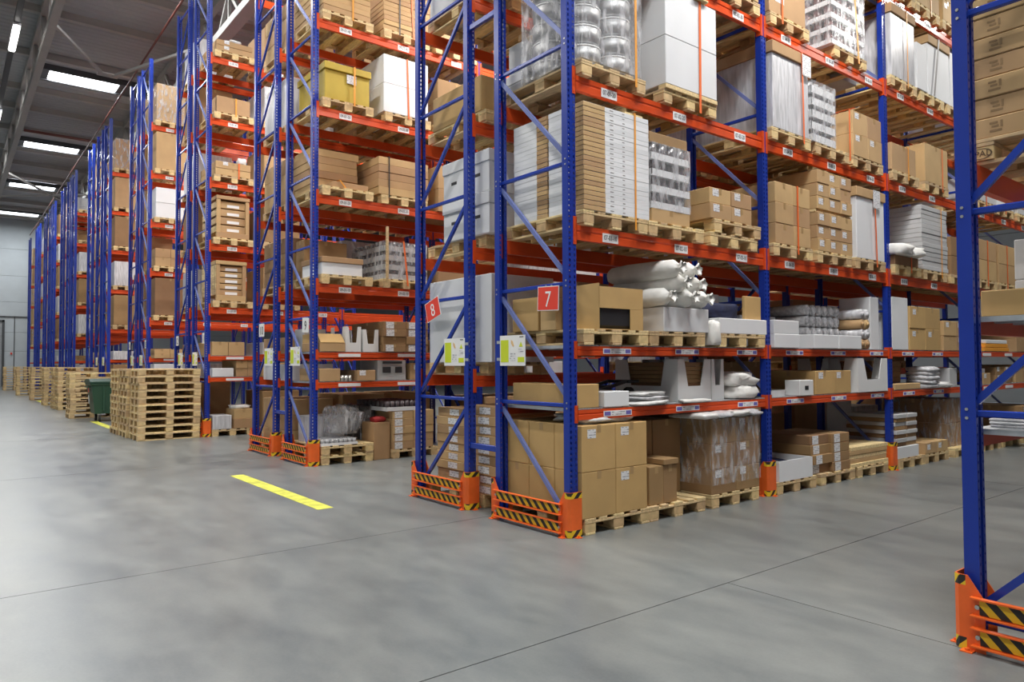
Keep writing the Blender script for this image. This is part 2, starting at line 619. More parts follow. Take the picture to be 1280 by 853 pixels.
truss(-2.25, 'beige steel lattice roof truss over the open aisle beside the lamps', 0.2)
truss(1.75, 'beige steel lattice roof truss above the racks with wide bottom chord', 0.34)
truss(-9.5, 'beige steel lattice roof truss farthest left beyond the lamp rail', 0.2)
truss(10.0, 'beige steel lattice roof truss deep above the rack aisles', 0.3)
br = thing('roof_bracing', 'beige V-shaped bracing rods between the two nearest roof trusses', 'bracing', (0, 0, 11.05))
put('rod', MB().bar((-2.2, 18.6, 0), (-0.55, 21.7, 0), 0.08, 0.08).mesh('rod', 'steel_beige'), br)
put('rod', MB().bar((-0.25, 21.7, 0), (1.6, 17.2, 0), 0.08, 0.08).mesh('rod', 'steel_beige'), br)
put('gusset_plate', MB().box(-0.7, -0.1, 21.55, 21.85, -0.02, 0.03).mesh('gusset_plate', 'steel_beige'), br)
br = thing('roof_bracing', 'far beige bracing rods crossing below the third rooflight', 'bracing', (0, 0, 11.05))
put('rod', MB().bar((-2.2, 38.2, 0), (0.9, 44, 0), 0.09, 0.09).mesh('rod', 'steel_beige'), br)
put('rod', MB().bar((-2.2, 44.5, 0), (1.6, 41.2, 0), 0.09, 0.09).mesh('rod', 'steel_beige'), br)
tag(put('sprinkler_pipe', MB().cyl((0.40, Y0 + 0.3, 11.3), 0.03, Y1 - Y0 - 0.6, 8, 'y').mesh('sprinkler_pipe', 'pipe_red', True)),
    'dark red sprinkler pipe running lengthwise under the roof', 'pipe')
tag(put('sprinkler_pipe', MB().cyl((-2.0, 31.35, 11.42), 0.06, 6, 8, 'x').mesh('sprinkler_pipe', 'pipe_red', True)),
    'dark red sprinkler pipe crossing the roof before second rooflight', 'pipe')

# rooflights (bright panels between purlins)
for k, yy in enumerate([-4.2, 6.0, 16.0, 26.2, 36.6, 46.4, 56.2]):
    t = thing('rooflight', ['bright rectangular rooflight panel behind the camera', 'bright rooflight panel above the nearest aisle', 'bright rooflight panel above rack twelve',
                            'large bright rooflight panel nearest in view', 'second bright rooflight panel in view', 'third bright rooflight panel in view, crossed by bracing',
                            'farthest rooflight panel near the far wall'][k], 'rooflight', (0, yy, ROOF - 0.16), group='rooflight panels')
    put('glazing', cached('glazing', lambda m: m.box(-1.62, 0.62, -0.52, 0.52, 0, 0.03), 'rooflight_emit'), t)
    area_light('rooflight_glow', (-.5, yy, ROOF - .18), 2.2, 1.0, ROOF_W * (1 if yy < 12 else .4), (.95, .98, 1.0))
    put('curb', cached('curb', lambda m: m.box(-2.1, 1.6, -0.62, -0.53, -0.06, 0.15).box(-2.1, 1.6, 0.53, 0.62, -0.06, 0.15)
                       .box(-2.1, -1.63, -0.53, 0.53, -0.02, 0.12).box(0.63, 1.6, -0.53, 0.53, -0.02, 0.12), 'steel_dark'), t)

# lamps on a rail along the open aisle
tag(put('lamp_rail', MB().box(-3.09, -2.95, Y0 + 0.5, Y1 - 0.5, 11.06, 11.2).mesh('lamp_rail', 'steel_dark')),
    'dark rail carrying the strip lamps along the aisle', 'rail')
lk = 0
for yy in (-5.3, 3.2, 11.7, 20.2, 28.7, 37.2, 45.7, 54.2):
    lk += 1
    t = thing('strip_lamp', '%s strip lamp of the main aisle counted from the camera' % ORD[lk], 'lamp', (-3.02, yy, 11.0), group='strip lamps on the aisle rail')
    put('lamp_body', cached('lamp_body', lambda m: m.cbox(-0.10, 0.10, -1.05, 1.05, 0.0, 0.06, 0.01), 'sign_white'), t)
    put('lamp_tube', cached('lamp_tube', lambda m: m.cbox(-0.07, 0.07, -1.0, 1.0, -0.04, 0.0, 0.01), 'lamp_emit'), t)
    area_light('strip_lamp_light', (-3.02, yy, 10.93), 0.25, 2.0, LAMP_W * (1 if yy < 15 else .62))
tag(put('lamp_rail', MB().box(-8.57, -8.43, Y0 + 0.5, Y1 - 0.5, 11.06, 11.2).mesh('lamp_rail', 'steel_dark')),
    'added dark lamp rail, out of view farther left in the hall', 'rail')
lk = 0
for yy in (-5.3, 3.2, 11.7, 20.2, 28.7, 37.2, 45.7):  # rail and lamps added out of view to brighten the rack end faces
    lk += 1
    t = thing('strip_lamp', '%s added strip lamp on the unseen left hall rail' % ORD[lk], 'lamp', (-8.5, yy, 11.0), group='added strip lamps on the unseen hall rail')
    put('lamp_body', cached('lamp_body', lambda m: m, 'sign_white'), t)
    put('lamp_tube', cached('lamp_tube', lambda m: m, 'lamp_emit'), t)
    area_light('strip_lamp_light', (-8.5, yy, 10.93), 0.25, 2.0, HALL_FILL_W * (1 if yy < 15 else .62))  # fill light of the added hall lamps
lk = 0
for yy in (-1.65, 4.2, 9.9, 15.6, 21.6):
    for xx in (3.6, 11.0):
        lk += 1
        t = thing('aisle_lamp', 'strip lamp high over the %s rack aisle, %s one' % (ORD[lk // 2 + lk % 2], 'outer' if xx < 5 else 'inner'), 'lamp', (xx, yy, 8.7), group='strip lamps over rack aisles')
        put('lamp_body', cached('lamp_body2', lambda m: m.cbox(-1.05, 1.05, -0.12, 0.12, 0.0, 0.06, 0.01), 'sign_white'), t)
        put('lamp_tube', cached('lamp_tube2', lambda m: m.cbox(-1.0, 1.0, -0.1, 0.1, -0.04, 0.0, 0.01), 'lamp_emit'), t)
        put('hanger', cached('hanger', lambda m: m.bar((-0.8, 0, 0.06), (-0.8, 0, 3.7), 0.02, 0.02).bar((0.8, 0, 0.06), (0.8, 0, 3.7), 0.02, 0.02), 'steel_dark'), t)
        area_light('aisle_lamp_light', (xx, yy, 8.63), 2.0, 0.25, AISLE_W)

# floor markings
for k, (a, b) in enumerate([(2.6, 5.6), (15.2, 18.0), (30.0, 33.0)]):
    tag(put('floor_marking', MB().cbox(-1.30, -1.12, a, b, 0.0, 0.003, 0.001).mesh('floor_marking', 'yellow_paint')),
        ['worn yellow floor line in front of racks eight and nine', 'yellow floor line beside the green bin', 'far yellow floor line near distant pallet stacks', 'yellow floor line beside the camera'][k],
        'floor line', 'yellow floor lines')

# ------------------------------------------------------------------ racks
B = 3.115
H = 10.2
D = 1.1


def upright_fn(m, step=0.05):
    xs = [-.05, -.037, -.021, .021, .037, .05]
    for a, b in ((0, 1), (2, 3), (4, 5)):
        m.add([(xs[a], 0, 0), (xs[b], 0, 0), (xs[b], 0, H), (xs[a], 0, H)], [(0, 1, 2, 3)])
    n = int(H / step)
    for a, b in ((1, 2), (3, 4)):
        for k in range(n):
            z0 = k * step
            m.add([(xs[a], 0, z0), (xs[b], 0, z0), (xs[b], 0, z0 + step * .46), (xs[a], 0, z0 + step * .46)], [(0, 1, 2, 3)])
    for s in (-1, 1):
        x = .05 * s
        m.add([(x, 0, 0), (x, .075, 0), (x, .075, H), (x, 0, H)], [(0, 1, 2, 3)])
        for a, b in ((1.0, .80), (.56, .36)):
            m.add([(x * a, .075, 0), (x * b, .075, 0), (x * b, .075, H), (x * a, .075, H)], [(0, 1, 2, 3)])
        for k in range(n):
            z0 = k * step + .012
            m.add([(x * .80, .075, z0), (x * .56, .075, z0), (x * .56, .075, z0 + step * .72), (x * .80, .075, z0 + step * .72)], [(0, 1, 2, 3)])
    m.box(-.07, .07, -.02, .1, 0, .008)


def upright_far_fn(m):
    m.box(-.05, .05, 0, .075, 0, H)


NODE = 1.109


def beam_fn(h, L):
    def fn(m):
        # box beam with a shallow groove along its face; top at z=0
        p = [(0.004, -h), (0.004, -h * .52), (0.010, -h * .47), (0.010, -h * .38), (0.004, -h * .33), (0.004, 0), (0.050, 0), (0.050, -h)]
        m.prism(p, 'x', 0.052, L - 0.052)
    return fn


def conn_fn(h, up_, dn):
    def fn(m):
        m.box(.014, .056, -.006, 0.001, -dn, up_)
        m.box(.0515, .057, -.006, .06, -dn, up_)
        for k in range(3):
            m.box(.024, .036, -.009, -.006, -dn + .02 + k * .06, -dn + .035 + k * .06)
    return fn


def conn_r_fn(h, up_, dn):
    def fn(m):
        m.box(B - .056, B - .014, -.006, 0.001, -dn, up_)
        m.box(B - .057, B - .0515, -.006, .06, -dn, up_)
    return fn


def make_rack(row, y0, bays, levels, label, mirror, detail=2, node0=0.06, labels=False, decks=(), nframes=None, lab_bays=99, deck_bays=99):
    """levels: list of (z_top, beam_height); detail 2 = every brace its own part, 1 = lighter, 0 = far"""
    r = thing('pallet_rack', label, 'rack', (0, y0, 0), group='blue and orange pallet racks')
    for f in range(bays + 1):
        x = f * B
        full = detail == 2 or (detail == 1 and f == 0)
        um = cached('upright', upright_fn, 'blue') if detail >= 1 else cached('upright_far', upright_far_fn, 'blue')
        put('upright', um, r, (x, 0, 0))
        put('upright', um, r, (x, D, 0), PI)
        nn = int((H - node0) / NODE)
        hb = cached('horizontal_brace', lambda m: m.cbox(-.017, .017, .05, D - .05, -.019, .019, .006), 'brace')
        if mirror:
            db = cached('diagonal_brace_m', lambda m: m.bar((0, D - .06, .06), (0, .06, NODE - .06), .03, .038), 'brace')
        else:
            db = cached('diagonal_brace', lambda m: m.bar((0, .06, .06), (0, D - .06, NODE - .06), .03, .038), 'brace_sheen')
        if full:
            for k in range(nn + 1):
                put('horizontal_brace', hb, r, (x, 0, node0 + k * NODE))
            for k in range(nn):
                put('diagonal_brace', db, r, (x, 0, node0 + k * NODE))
        else:
            def joined(m):
                for k in range(nn + 1):
                    m.box(-.018, .018, .05, D - .05, node0 + k * NODE - .022, node0 + k * NODE + .022)
                for k in range(nn):
                    z = node0 + k * NODE
                    if mirror:
                        m.bar((0, D - .06, z + .06), (0, .06, z + NODE - .06), .034, .045)
                    else:
                        m.bar((0, .06, z + .06), (0, D - .06, z + NODE - .06), .034, .045)
            o = put('bracing', cached(('bracing', mirror, node0), joined, 'brace'), r, (x, 0, 0))
            o['kind'] = 'stuff'
        if detail == 2 and f == 0:
            def bolts(m):
                for k in range(1, nn + 1):
                    for s in (-.024, .024):
                        for yy in (.03, D - .03):
                            m.cyl((-.054, yy, node0 + k * NODE + s), .009, .006, 6, 'x')
            o = put('bolt_heads', cached(('bolts', node0), bolts, 'silver'), r, (x, 0, 0))
            o['kind'] = 'stuff'
    for li, (zt, h) in enumerate(levels):
        for b in range(bays):
            up_, dn = (.075, .18) if h > .11 else (.045, .115)
            for side in (0, 1):
                bm = put('beam', cached(('beam', h), beam_fn(h, B), 'orange'), r, (b * B, 0, zt) if side == 0 else ((b + 1) * B, D, zt), 0 if side == 0 else PI)
                if detail >= 1 and (side == 0 or b == 0):
                    put('beam_connector', cached(('conn', h), conn_fn(h, up_, dn), 'orange'), bm)
                    if detail == 2 or b == 0:
                        put('beam_connector', cached(('connr', h), conn_r_fn(h, up_, dn), 'orange'), bm)
            if labels and b < lab_bays:
                for p, xx in enumerate((.50, 1.55, 2.62)):
                    code = '%02d-%02d-%02d' % (row, b * 3 + p + 1, (li - 1) * 10)
                    if h > .11:
                        lp = put('location_label', cached('loc_label', lambda m: m.box(-.105, .105, -.004, 0, -.043, .043), 'sign_white'), r, (b * B + xx, .004, zt - h * .60))
                        text(code, .066, 'ink', lp, (0, -.0052, 0), (PI / 2, 0, 0), sx=.72)
                    else:
                        lp = put('location_label', cached('loc_strip', lambda m: m.box(-.19, .19, -.004, 0, -.026, .026), 'sign_white'), r, (b * B + xx + .08, .004, zt - h * .52))
                        if row in (7,) and b < 3:
                            put('label_border', cached('loc_ends', lambda m: m.box(-.18, -.10, -.005, -.0042, -.018, .018).box(.11, .18, -.005, -.0042, -.018, .018), 'label_blue'), lp)
                            put('label_print', cached('loc_print', lambda m: m.box(-.085, .095, -.005, -.0042, -.016, .016), 'paper_label'), lp)
            if li in decks and b < deck_bays:
                for k in range(10):
                    put('deck_panel', cached('deck_panel', lambda m: m.prism([(-.14, 0), (-.14, -.03), (-.13, -.03), (-.13, -.008), (.13, -.008), (.13, -.03), (.14, -.03), (.14, 0)], 'y', .012, D - .012), 'zinc'),
                        r, (b * B + .2 + k * .3015, 0, zt + .012))
    return r


L7 = [(1.125, .09), (1.708, .085), (2.815, .135), (4.20, .135), (5.595, .135), (6.97, .135), (8.34, .135)]
L8 = [(1.42, .12), (2.815, .135), (4.20, .135), (5.575, .135), (6.97, .135)]
L9 = [(1.27, .09), (1.735, .085), (2.80, .135), (4.185, .135), (5.565, .135), (6.95, .135), (8.32, .135)]
L6 = [(1.17, .09), (1.79, .085), (2.67, .135), (4.20, .135)]
L10 = [(1.27, .09), (1.735, .085), (2.80, .135), (4.185, .135), (5.565, .135), (6.95, .135), (8.32, .135)]
YR = {6: -4.265, 7: 0.0, 8: 1.584, 9: 5.77, 10: 7.354, 11: 11.50, 12: 13.08, 13: 17.25, 14: 18.83, 15: 23.5, 16: 25.08, 17: 27.2,
      18: 32.0, 19: 33.6, 20: 35.9, 21: 39.6, 22: 41.2, 23: 43.7, 24: 47.2, 25: 48.8, 26: 53.6}
LV = {6: L6, 7: L7, 8: L8, 9: L9, 10: L10}
make_rack(6, YR[6], 2, L6, 'blue rack at the right edge, cut off by the picture', True, 2, node0=.16, decks=(0, 1))
make_rack(7, YR[7], 4, L7[:6], 'blue and orange rack with the red number seven sign', False, 2, labels=True, decks=(0, 1))
r8 = make_rack(8, YR[8], 4, L8, 'blue and orange rack with the red number eight sign', True, 1)
for z in (.68, 5.2, 3.0):
    if z != 3.0:
        put('row_spacer', cached('row_spacer', lambda m: m.cbox(-.02, .02, -.484 + .0, 0, -.03, .03, .005), 'brace'), r8, (-.01, 0, z))
make_rack(9, YR[9], 3, L9, 'blue and orange rack with the white number nine sign', False, 1, labels=True, decks=(0, 1), lab_bays=2, deck_bays=2)
r10 = make_rack(10, YR[10], 3, L10, 'blue and orange rack with the white number ten sign', True, 1)
put('row_spacer', cached('row_spacer', lambda m: m.cbox(-.02, .02, -.484, 0, -.03, .03, .005), 'brace'), r10, (-.01, 0, .75))
make_rack(11, YR[11], 2, L9, 'blue and orange rack standing behind the nearest pallet stack', False, 1, labels=True, decks=(0, 1), lab_bays=1, deck_bays=1)
make_rack(12, YR[12], 2, L9, 'blue and orange rack back to back behind rack eleven', True, 1)
for rw in range(13, 27):
    LV[rw] = L9
    make_rack(rw, YR[rw], 2 if rw < 15 else 1, L9, 'blue and orange rack, %s one beyond rack twelve towards far wall' % ORD[rw - 12], rw % 2 == 0, 1 if rw < 15 else 0,
              labels=rw in (13,), lab_bays=1)
LV[11] = LV[12] = L9


# ------------------------------------------------------------------ guards
def guard_plate(m, mx):
    """U-shaped column guard, front at y=-.035, wrapped to y=.10 with sloping side tops"""
    t = .006
    for s in (-1, 1):
        x = .088 * s
        m.add([(x, -.015, 0), (x, .11, 0), (x, .11, .28), (x, .03, .40), (x, -.015, .40), (x - t * s, -.015, 0), (x - t * s, .11, 0), (x - t * s, .11, .28), (x - t * s, .03, .40), (x - t * s, -.015, .40)],
              [(0, 1, 2, 3, 4), (9, 8, 7, 6, 5), (0, 5, 6, 1), (1, 6, 7, 2), (2, 7, 8, 3), (3, 8, 9, 4)])
    m.prism([(-.088, -.015), (-.066, -.040), (.066, -.040), (.088, -.015), (.082, -.013), (.063, -.033), (-.063, -.033), (-.082, -.013)], 'z', 0, .40)


def guard_feet(m):
    for s in (-1, 1):
        m.box(s * .088 - .0, s * .088 + s * .05, .0, .06, 0, .006) if s > 0 else m.box(s * .088 - .05, s * .088, .0, .06, 0, .006)
        m.cyl((s * .115, .03, .006), .012, .012, 6)
    m.box(-.03, .03, -.085, -.04, 0, .006)
    m.cyl((0, -.065, .006), .012, .012, 6)


def guard_bands(m):
    for z0, z1 in ((.002, .065), (.345, .398)):
        m.prism([(-.0885, -.0155), (-.0663, -.0408), (.0663, -.0408), (.0885, -.0155), (.0885, .02), (.0881, .02), (.0881, -.015), (.066, -.0402), (-.066, -.0402), (-.0881, -.015), (-.0881, .02), (-.0885, .02)], 'z', z0, z1)


def column_guard(parent, loc, rz):
    g = put('column_guard', cached('column_guard', lambda m: guard_plate(m, 0), 'guard'), parent, loc, rz)
    put('hazard_band', cached('hazard_band', guard_bands, 'hazard'), g)
    put('foot_bolts', cached('guard_feet', guard_feet, 'guard'), g)
    return g


def end_guard(row, y0, label):
    t = thing('rack_end_guard', label, 'guard', (0, y0, 0), group='orange end guards of the racks')
    column_guard(t, (-.005, 0, 0), 0)
    column_guard(t, (-.005, D, 0), PI)
    for z in (.04, .20):
        rl = put('guard_rail', cached('guard_rail', lambda m: m.box(-.006, 0, .06, D - .06, 0, .09).box(-.035, 0, .05, D - .05, .088, .096).box(-.035, 0, .05, D - .05, -.006, .002), 'guard'), t, (-.10, 0, z))
        put('hazard_strip', cached('hazard_strip', lambda m: m.box(-.009, -.0065, .09, D - .09, .006, .084), 'hazard'), rl)
        for yy in (.08, D - .08):
            put('bolt', cached('gbolt', lambda m: m.cyl((-.016, 0, .045), .012, .016, 8, 'x'), 'silver'), rl, (0, yy, 0))
    return t


for rw in YR:
    if rw <= 14:
        end_guard(rw, YR[rw], 'orange end guard with hazard stripes at foot of %s' % ('rack ' + NUM[rw] if rw != 6 else 'rack at right picture edge'))
for f in (1, 2, 3, 4):
    t = thing('upright_guard', 'orange upright guard at the %s upright of rack seven' % ORD[f + 1], 'guard', (f * B, 0, 0), group='orange upright guards of rack 7')
    column_guard(t, (0, 0, 0), 0)
for f in (1, 2):
    t = thing('upright_guard', 'orange upright guard at the %s upright of rack nine' % ORD[f + 1], 'guard', (f * B, YR[9], 0), group='orange upright guards of rack 9')
    column_guard(t, (0, 0, 0), 0)


# ------------------------------------------------------------------ signs
def row_sign(n, yc, zc, red, tilt=0.0):
    t = thing('row_sign', ('red sign with white number %s hanging on rack end' if red else 'white sign with black number %s on rack end') % NUM[n], 'sign', (-.0225, yc, zc), group='row number signs')
    t.rotation_euler = (tilt, 0, 0)
    w = .15 if red else .13
    put('plate', cached(('sign', red), lambda m: m.box(-.004, 0, -w, w, -.115, .115), 'sign_white'), t)
    put('clip', cached('sign_clip', lambda m: m.box(0, .006, -.05, -.03, .06, .125).box(0, .006, .03, .05, .06, .125), 'silver'), t)
    if red:
        put('red_field', cached(('signf', red), lambda m: m.box(-.0055, -.0042, -w + .008, w - .008, -.107, .107), 'sign_red'), t)
    text(str(n), .21, 'sign_white' if red else 'ink', t, (-.0065, 0, -.015), (PI / 2, 0, -PI / 2), 'number', sx=.85)
    return t


row_sign(7, .305, 2.16, True, 0.04)
row_sign(8, 2.33, 2.18, True, -0.30)
row_sign(9, 6.07, 2.165, False, 0.06)
row_sign(10, 8.06, 2.16, False)
row_sign(11, 11.7, 2.13, False)
row_sign(12, 14.0, 2.13, False)
row_sign(13, 17.5, 2.13, False)
row_sign(14, 19.75, 2.13, False)


def notice(rw, yc):
    t = thing('load_notice', 'white and lime load notice on the end frame of rack %s' % NUM[rw], 'notice', (-.052, yc, 1.68), group='load notices on the rack ends')
    put('plate', cached('notice', lambda m: m.box(-.004, 0, -.2, .2, -.15, .15), 'sign_white'), t)
    put('lime_field', cached('notice_l', lambda m: m.box(-.0055, -.0042, .06, .185, -.115, .105), 'lime'), t)
    put('lime_field', cached('notice_s', lambda m: m.box(-.0055, -.0042, -.185, -.085, -.115, -.065), 'lime'), t)
    put('warning_triangle', cached('notice_t', lambda m: m.prism([(-.165, .035), (-.105, .035), (-.135, .085)], 'x', -.0055, -.0042), 'lime'), t)
    put('hand_symbol', cached('notice_h', lambda m: m.prism([(.02, .105), (-.01, .09), (-.03, .04), (-.005, .04), (.02, .07)], 'x', -.0055, -.0042), 'notice_orange'), t)
    put('print', cached('notice_p', lambda m: m.box(-.0055, -.0042, -.175, -.10, -.02, .015).box(-.0055, -.0042, -.05, .04, -.10, -.02), 'paper_label'), t)
    sg = 1 if rw % 2 else -1
    put('bracket', cached(('notice_b', sg), lambda m: m.box(0, .003, min(.1 * sg, .26 * sg), max(.1 * sg, .26 * sg), -.1, -.07).box(0, .003, min(.1 * sg, .26 * sg), max(.1 * sg, .26 * sg), .07, .1), 'zinc'), t)
    put('heading', cached('notice_g', lambda m: m.box(-.0055, -.0042, -.175, -.115, .128, .136), 'ink'), t)


for rw, yc in ((7, .81), (8, 1.84), (9, 6.42), (10, 7.62), (11, 12.3), (12, 13.56), (13, 17.95), (14, 19.2), (15, 24.2), (16, 25.6)):
    notice(rw, yc)

# ------------------------------------------------------------------ pallets
PW, PL, PH = .88, 1.2, .146


def pallet_pieces():
    xs = (-PW / 2, -.07, PW / 2 - .14)
    deck = [(-PW / 2, .14), (-.255, .1), (-.07, .14), (.155, .1), (PW / 2 - .14, .14)]
    return xs, deck


def pallet(x, y, z, label, full=True, rz=0.0, group='pallets on the racks', mark=False):
    t = thing('wooden_pallet', label, 'pallet', (x, y, z), rz, group)
    xs, deck = pallet_pieces()
    if full:
        for (a, w) in deck:
            put('deck_board', cached(('deck', w), lambda m: m.cbox(0, w, -PL / 2, PL / 2, PH - .022, PH, .003), 'wood'), t, (a, 0, 0))
        for yy in (-PL / 2, -.0725, PL / 2 - .145):
            put('stringer_board', cached('stringer', lambda m: m.cbox(-PW / 2, PW / 2, 0, .145, PH - .044, PH - .0225, .003), 'wood'), t, (0, yy, 0))
            for a in xs:
                b = put('block', cached('block', lambda m: m.cbox(.002, .138, .002, .143, .0225, PH - .0445, .004), 'wood_block'), t, (a, yy, 0))
        for a in xs:
            put('skid_board', cached('skid', lambda m: m.cbox(.01, .13, -PL / 2, PL / 2, 0, .022, .003), 'wood'), t, (a, 0, 0))
        if mark:
            e = put('oval_mark', cached('oval', oval_fn, 'ink_soft'), t, (-PW / 2 + .0005, -PL / 2 + .0725 if rz == 0 else 0, .062))
            text('EPAL', .042, 'ink_soft', e, (-.0005, 0, 0), (PI / 2, 0, -PI / 2))
    else:
        put('deck_boards', cached('deckl', lambda m: [m.box(a, a + w, -PL / 2, PL / 2, PH - .022, PH) for a, w in deck] and [m.box(-PW / 2, PW / 2, yy, yy + .145, PH - .044, PH - .022) for yy in (-PL / 2, -.0725, PL / 2 - .145)], 'wood'), t)['kind'] = 'stuff'
        put('blocks', cached('blockl', lambda m: [m.box(a + .002, a + .138, yy, yy + .143, .022, PH - .044) for a in xs for yy in (-PL / 2 + .002, -.0725, PL / 2 - .145)], 'wood_block'), t)['kind'] = 'stuff'
        put('skid_boards', cached('skidl', lambda m: [m.box(a + .01, a + .13, -PL / 2, PL / 2, 0, .022) for a in xs], 'wood'), t)['kind'] = 'stuff'
    return z + PH


def oval_fn(m):
    n = 16
    vs = []
    for i in range(n):
        a = 2 * PI * i / n
        for k in (1, .86):
            vs.append((-.0006, .062 * k * math.cos(a), .032 * k * math.sin(a)))
    m.add(vs, [(2 * i, 2 * i + 1, (2 * i + 3) % (2 * n), (2 * i + 2) % (2 * n)) for i in range(n)])


# ------------------------------------------------------------------ goods
def box_obj(name, x0, x1, y0, y1, z0, z1, mat, label, cat, group=None, c=.006, rz=0.0):
    w, d, h = round(x1 - x0, 3), round(y1 - y0, 3), round(z1 - z0, 3)
    me = cached((name, w, d, h), lambda m: m.cbox(-w / 2, w / 2, -d / 2, d / 2, 0, h, min(c, h * .3)), mat)
    return tag(put(name, me, None, ((x0 + x1) / 2, (y0 + y1) / 2, z0), rz), label, cat, group)


def add_tape(o, w, d, h, mat='tape'):
    dr = min(.07, h * .4)
    put('tape', cached(('tape', w, d, h), lambda m: m.box(-.025, .025, -d / 2 - .0008, d / 2 + .0008, h - .0002, h + .0008).box(-.025, .025, -d / 2 - .0012, -d / 2, h - dr, h + .0008)
                       .box(-w / 2 - .0012, -w / 2, -.025, .025, h - dr, h), mat), o)


def add_label(o, w, d, h, side='front', s=.09, u=-.25, v=.75):
    if side == 'front':
        put('shipping_label', cached(('lab', s), lambda m: m.box(-s * .6, s * .6, -.0015, -.0003, -s * .45, s * .45), 'paper_label'), o, (u * w, -d / 2, v * h))
    else:
        put('shipping_label', cached(('labx', s), lambda m: m.box(-.0015, -.0003, -s * 1.2, s * 1.2, -s * .45, s * .45), 'paper_label'), o, (-w / 2, u * d, v * h))


def tiern(k, nz):
    if nz == 1:
        return ''
    if nz == 2:
        return ', bottom tier' if k == 0 else ', top tier'
    return ', bottom tier' if k == 0 else ', top tier' if k == nz - 1 else ', %s tier up' % ORD[k + 1]


def coln(i, nx):
    if nx == 1:
        return ''
    if nx == 2:
        return ' left' if i == 0 else ' right'
    if nx == 3:
        return [' left', ' middle', ' right'][i]
    return ' %s from left' % ORD[i + 1]


def cartons(wh, x0, x1, yf, yb, z0, z1, nx, nz, ny=1, mat='kraft', desc='brown carton', name='carton', lab=0, tape=True, jit=.008, group=None, gap=.004, labv=.75, labside='front', labs=.09, keep=None):
    """a block of cartons: only those that can be seen (front row, end column and the top) are built"""
    w, d, h = (x1 - x0) / nx, (yb - yf) / ny, (z1 - z0) / nz
    W, Dp, Hh = round(w - gap, 3), round(d - gap, 3), round(h - .001, 3)
    for k in range(nz):
        for i in range(nx):
            for j in range(ny):
                if j > 0 and i > 0 and not (k == nz - 1 and z1 < 1.7):
                    continue
                if keep and not keep(i, j, k):
                    continue
                rowt = '' if ny == 1 else ' front' if j == 0 else ' rear' if ny == 2 else ' %s back' % ORD[j + 1]
                lb = '%s%s%s%s, %s' % (desc, tiern(k, nz), coln(i, nx), rowt, wh)
                jx, jy = random.uniform(-gap, gap) * .45, random.uniform(-jit, jit) if ny == 1 else random.uniform(-gap, gap) * .45
                o = tag(put(name, cached((name, W, Dp, Hh), lambda m: m.cbox(-W / 2, W / 2, -Dp / 2, Dp / 2, 0, Hh, min(.006, Hh * .15)), mat), None,
                            (x0 + w * (i + .5) + jx, yf + d * (j + .5) + jy, z0 + h * k)), lb, name.replace('_', ' '), group or 'cartons ' + wh.split(',')[0])
                if tape and Hh > .12:
                    add_tape(o, W, Dp, Hh)
                if lab and j == 0 and random.random() < lab:
                    add_label(o, W, Dp, Hh, labside, labs, -.22 if W > .25 else 0, labv)


def strap(x, yf, yb, z0, z1, mat, label, w=.03, slant=0.0):
    o = .006
    m = MB()
    m.add([(-w / 2 + slant, yf - o, z1), (w / 2 + slant, yf - o, z1), (w / 2, yf - o, z0), (-w / 2, yf - o, z0), (-w / 2 + slant, yf - o - .003, z1), (w / 2 + slant, yf - o - .003, z1), (w / 2, yf - o - .003, z0), (-w / 2, yf - o - .003, z0)],
          [(0, 1, 2, 3), (7, 6, 5, 4), (0, 3, 7, 4), (1, 5, 6, 2), (0, 4, 5, 1), (3, 2, 6, 7)])
    m.box(-w / 2 + slant, w / 2 + slant, yf - o - .003, yb + o, z1 + .001, z1 + .004)
    m.box(-w / 2, w / 2, yb + o, yb + o + .003, z0, z1 + .004)
    return tag(put('lashing_strap', m.mesh('lashing_strap', mat), None, (x, 0, 0)), label, 'strap', 'lashing straps')


def wrinkle_box(m, x0, x1, y0, y1, z0, z1, amp, n=10, seed=0, top=True):
    """box shell with subdivided, wrinkled sides (stretch film, sacks)"""
    def grid(fn, nu, nv):
        vs = [fn(u / nu, v / nv) for v in range(nv + 1) for u in range(nu + 1)]
        fs = [(v * (nu + 1) + u, v * (nu + 1) + u + 1, (v + 1) * (nu + 1) + u + 1, (v + 1) * (nu + 1) + u) for v in range(nv) for u in range(nu)]
        m.add(vs, fs)

    def wr(p, nrm):
        q = Vector(p) * 5 + Vector((seed, seed * 1.7, 0))
        a = noise.noise((q.x * 1.0, q.y, q.z * .8)) * amp + noise.noise((q.x * 3, q.y * 3, q.z * 3)) * amp * .5
        return tuple(Vector(p) + Vector(nrm) * (a + amp * .6))
    grid(lambda u, v: wr((x0 + (x1 - x0) * u, y0, z0 + (z1 - z0) * v), (0, -1, 0)), n, n)
    grid(lambda u, v: wr((x0 + (x1 - x0) * u, y1, z0 + (z1 - z0) * v), (0, 1, 0)), n, n)
    grid(lambda u, v: wr((x0, y0 + (y1 - y0) * u, z0 + (z1 - z0) * v), (-1, 0, 0)), n, n)
    grid(lambda u, v: wr((x1, y0 + (y1 - y0) * u, z0 + (z1 - z0) * v), (1, 0, 0)), n, n)
    if top:
        grid(lambda u, v: wr((x0 + (x1 - x0) * u, y0 + (y1 - y0) * v, z1), (0, 0, 1)), n, n)


def film_wrap(x0, x1, y0, y1, z0, z1, label, mat='film', amp=.008, seed=1):
    m = MB()
    wrinkle_box(m, x0, x1, y0, y1, z0, z1, amp, 10, seed)
    o = put('stretch_film', m.mesh('stretch_film', mat, True))
    return tag(o, label, 'film', 'stretch film wraps')


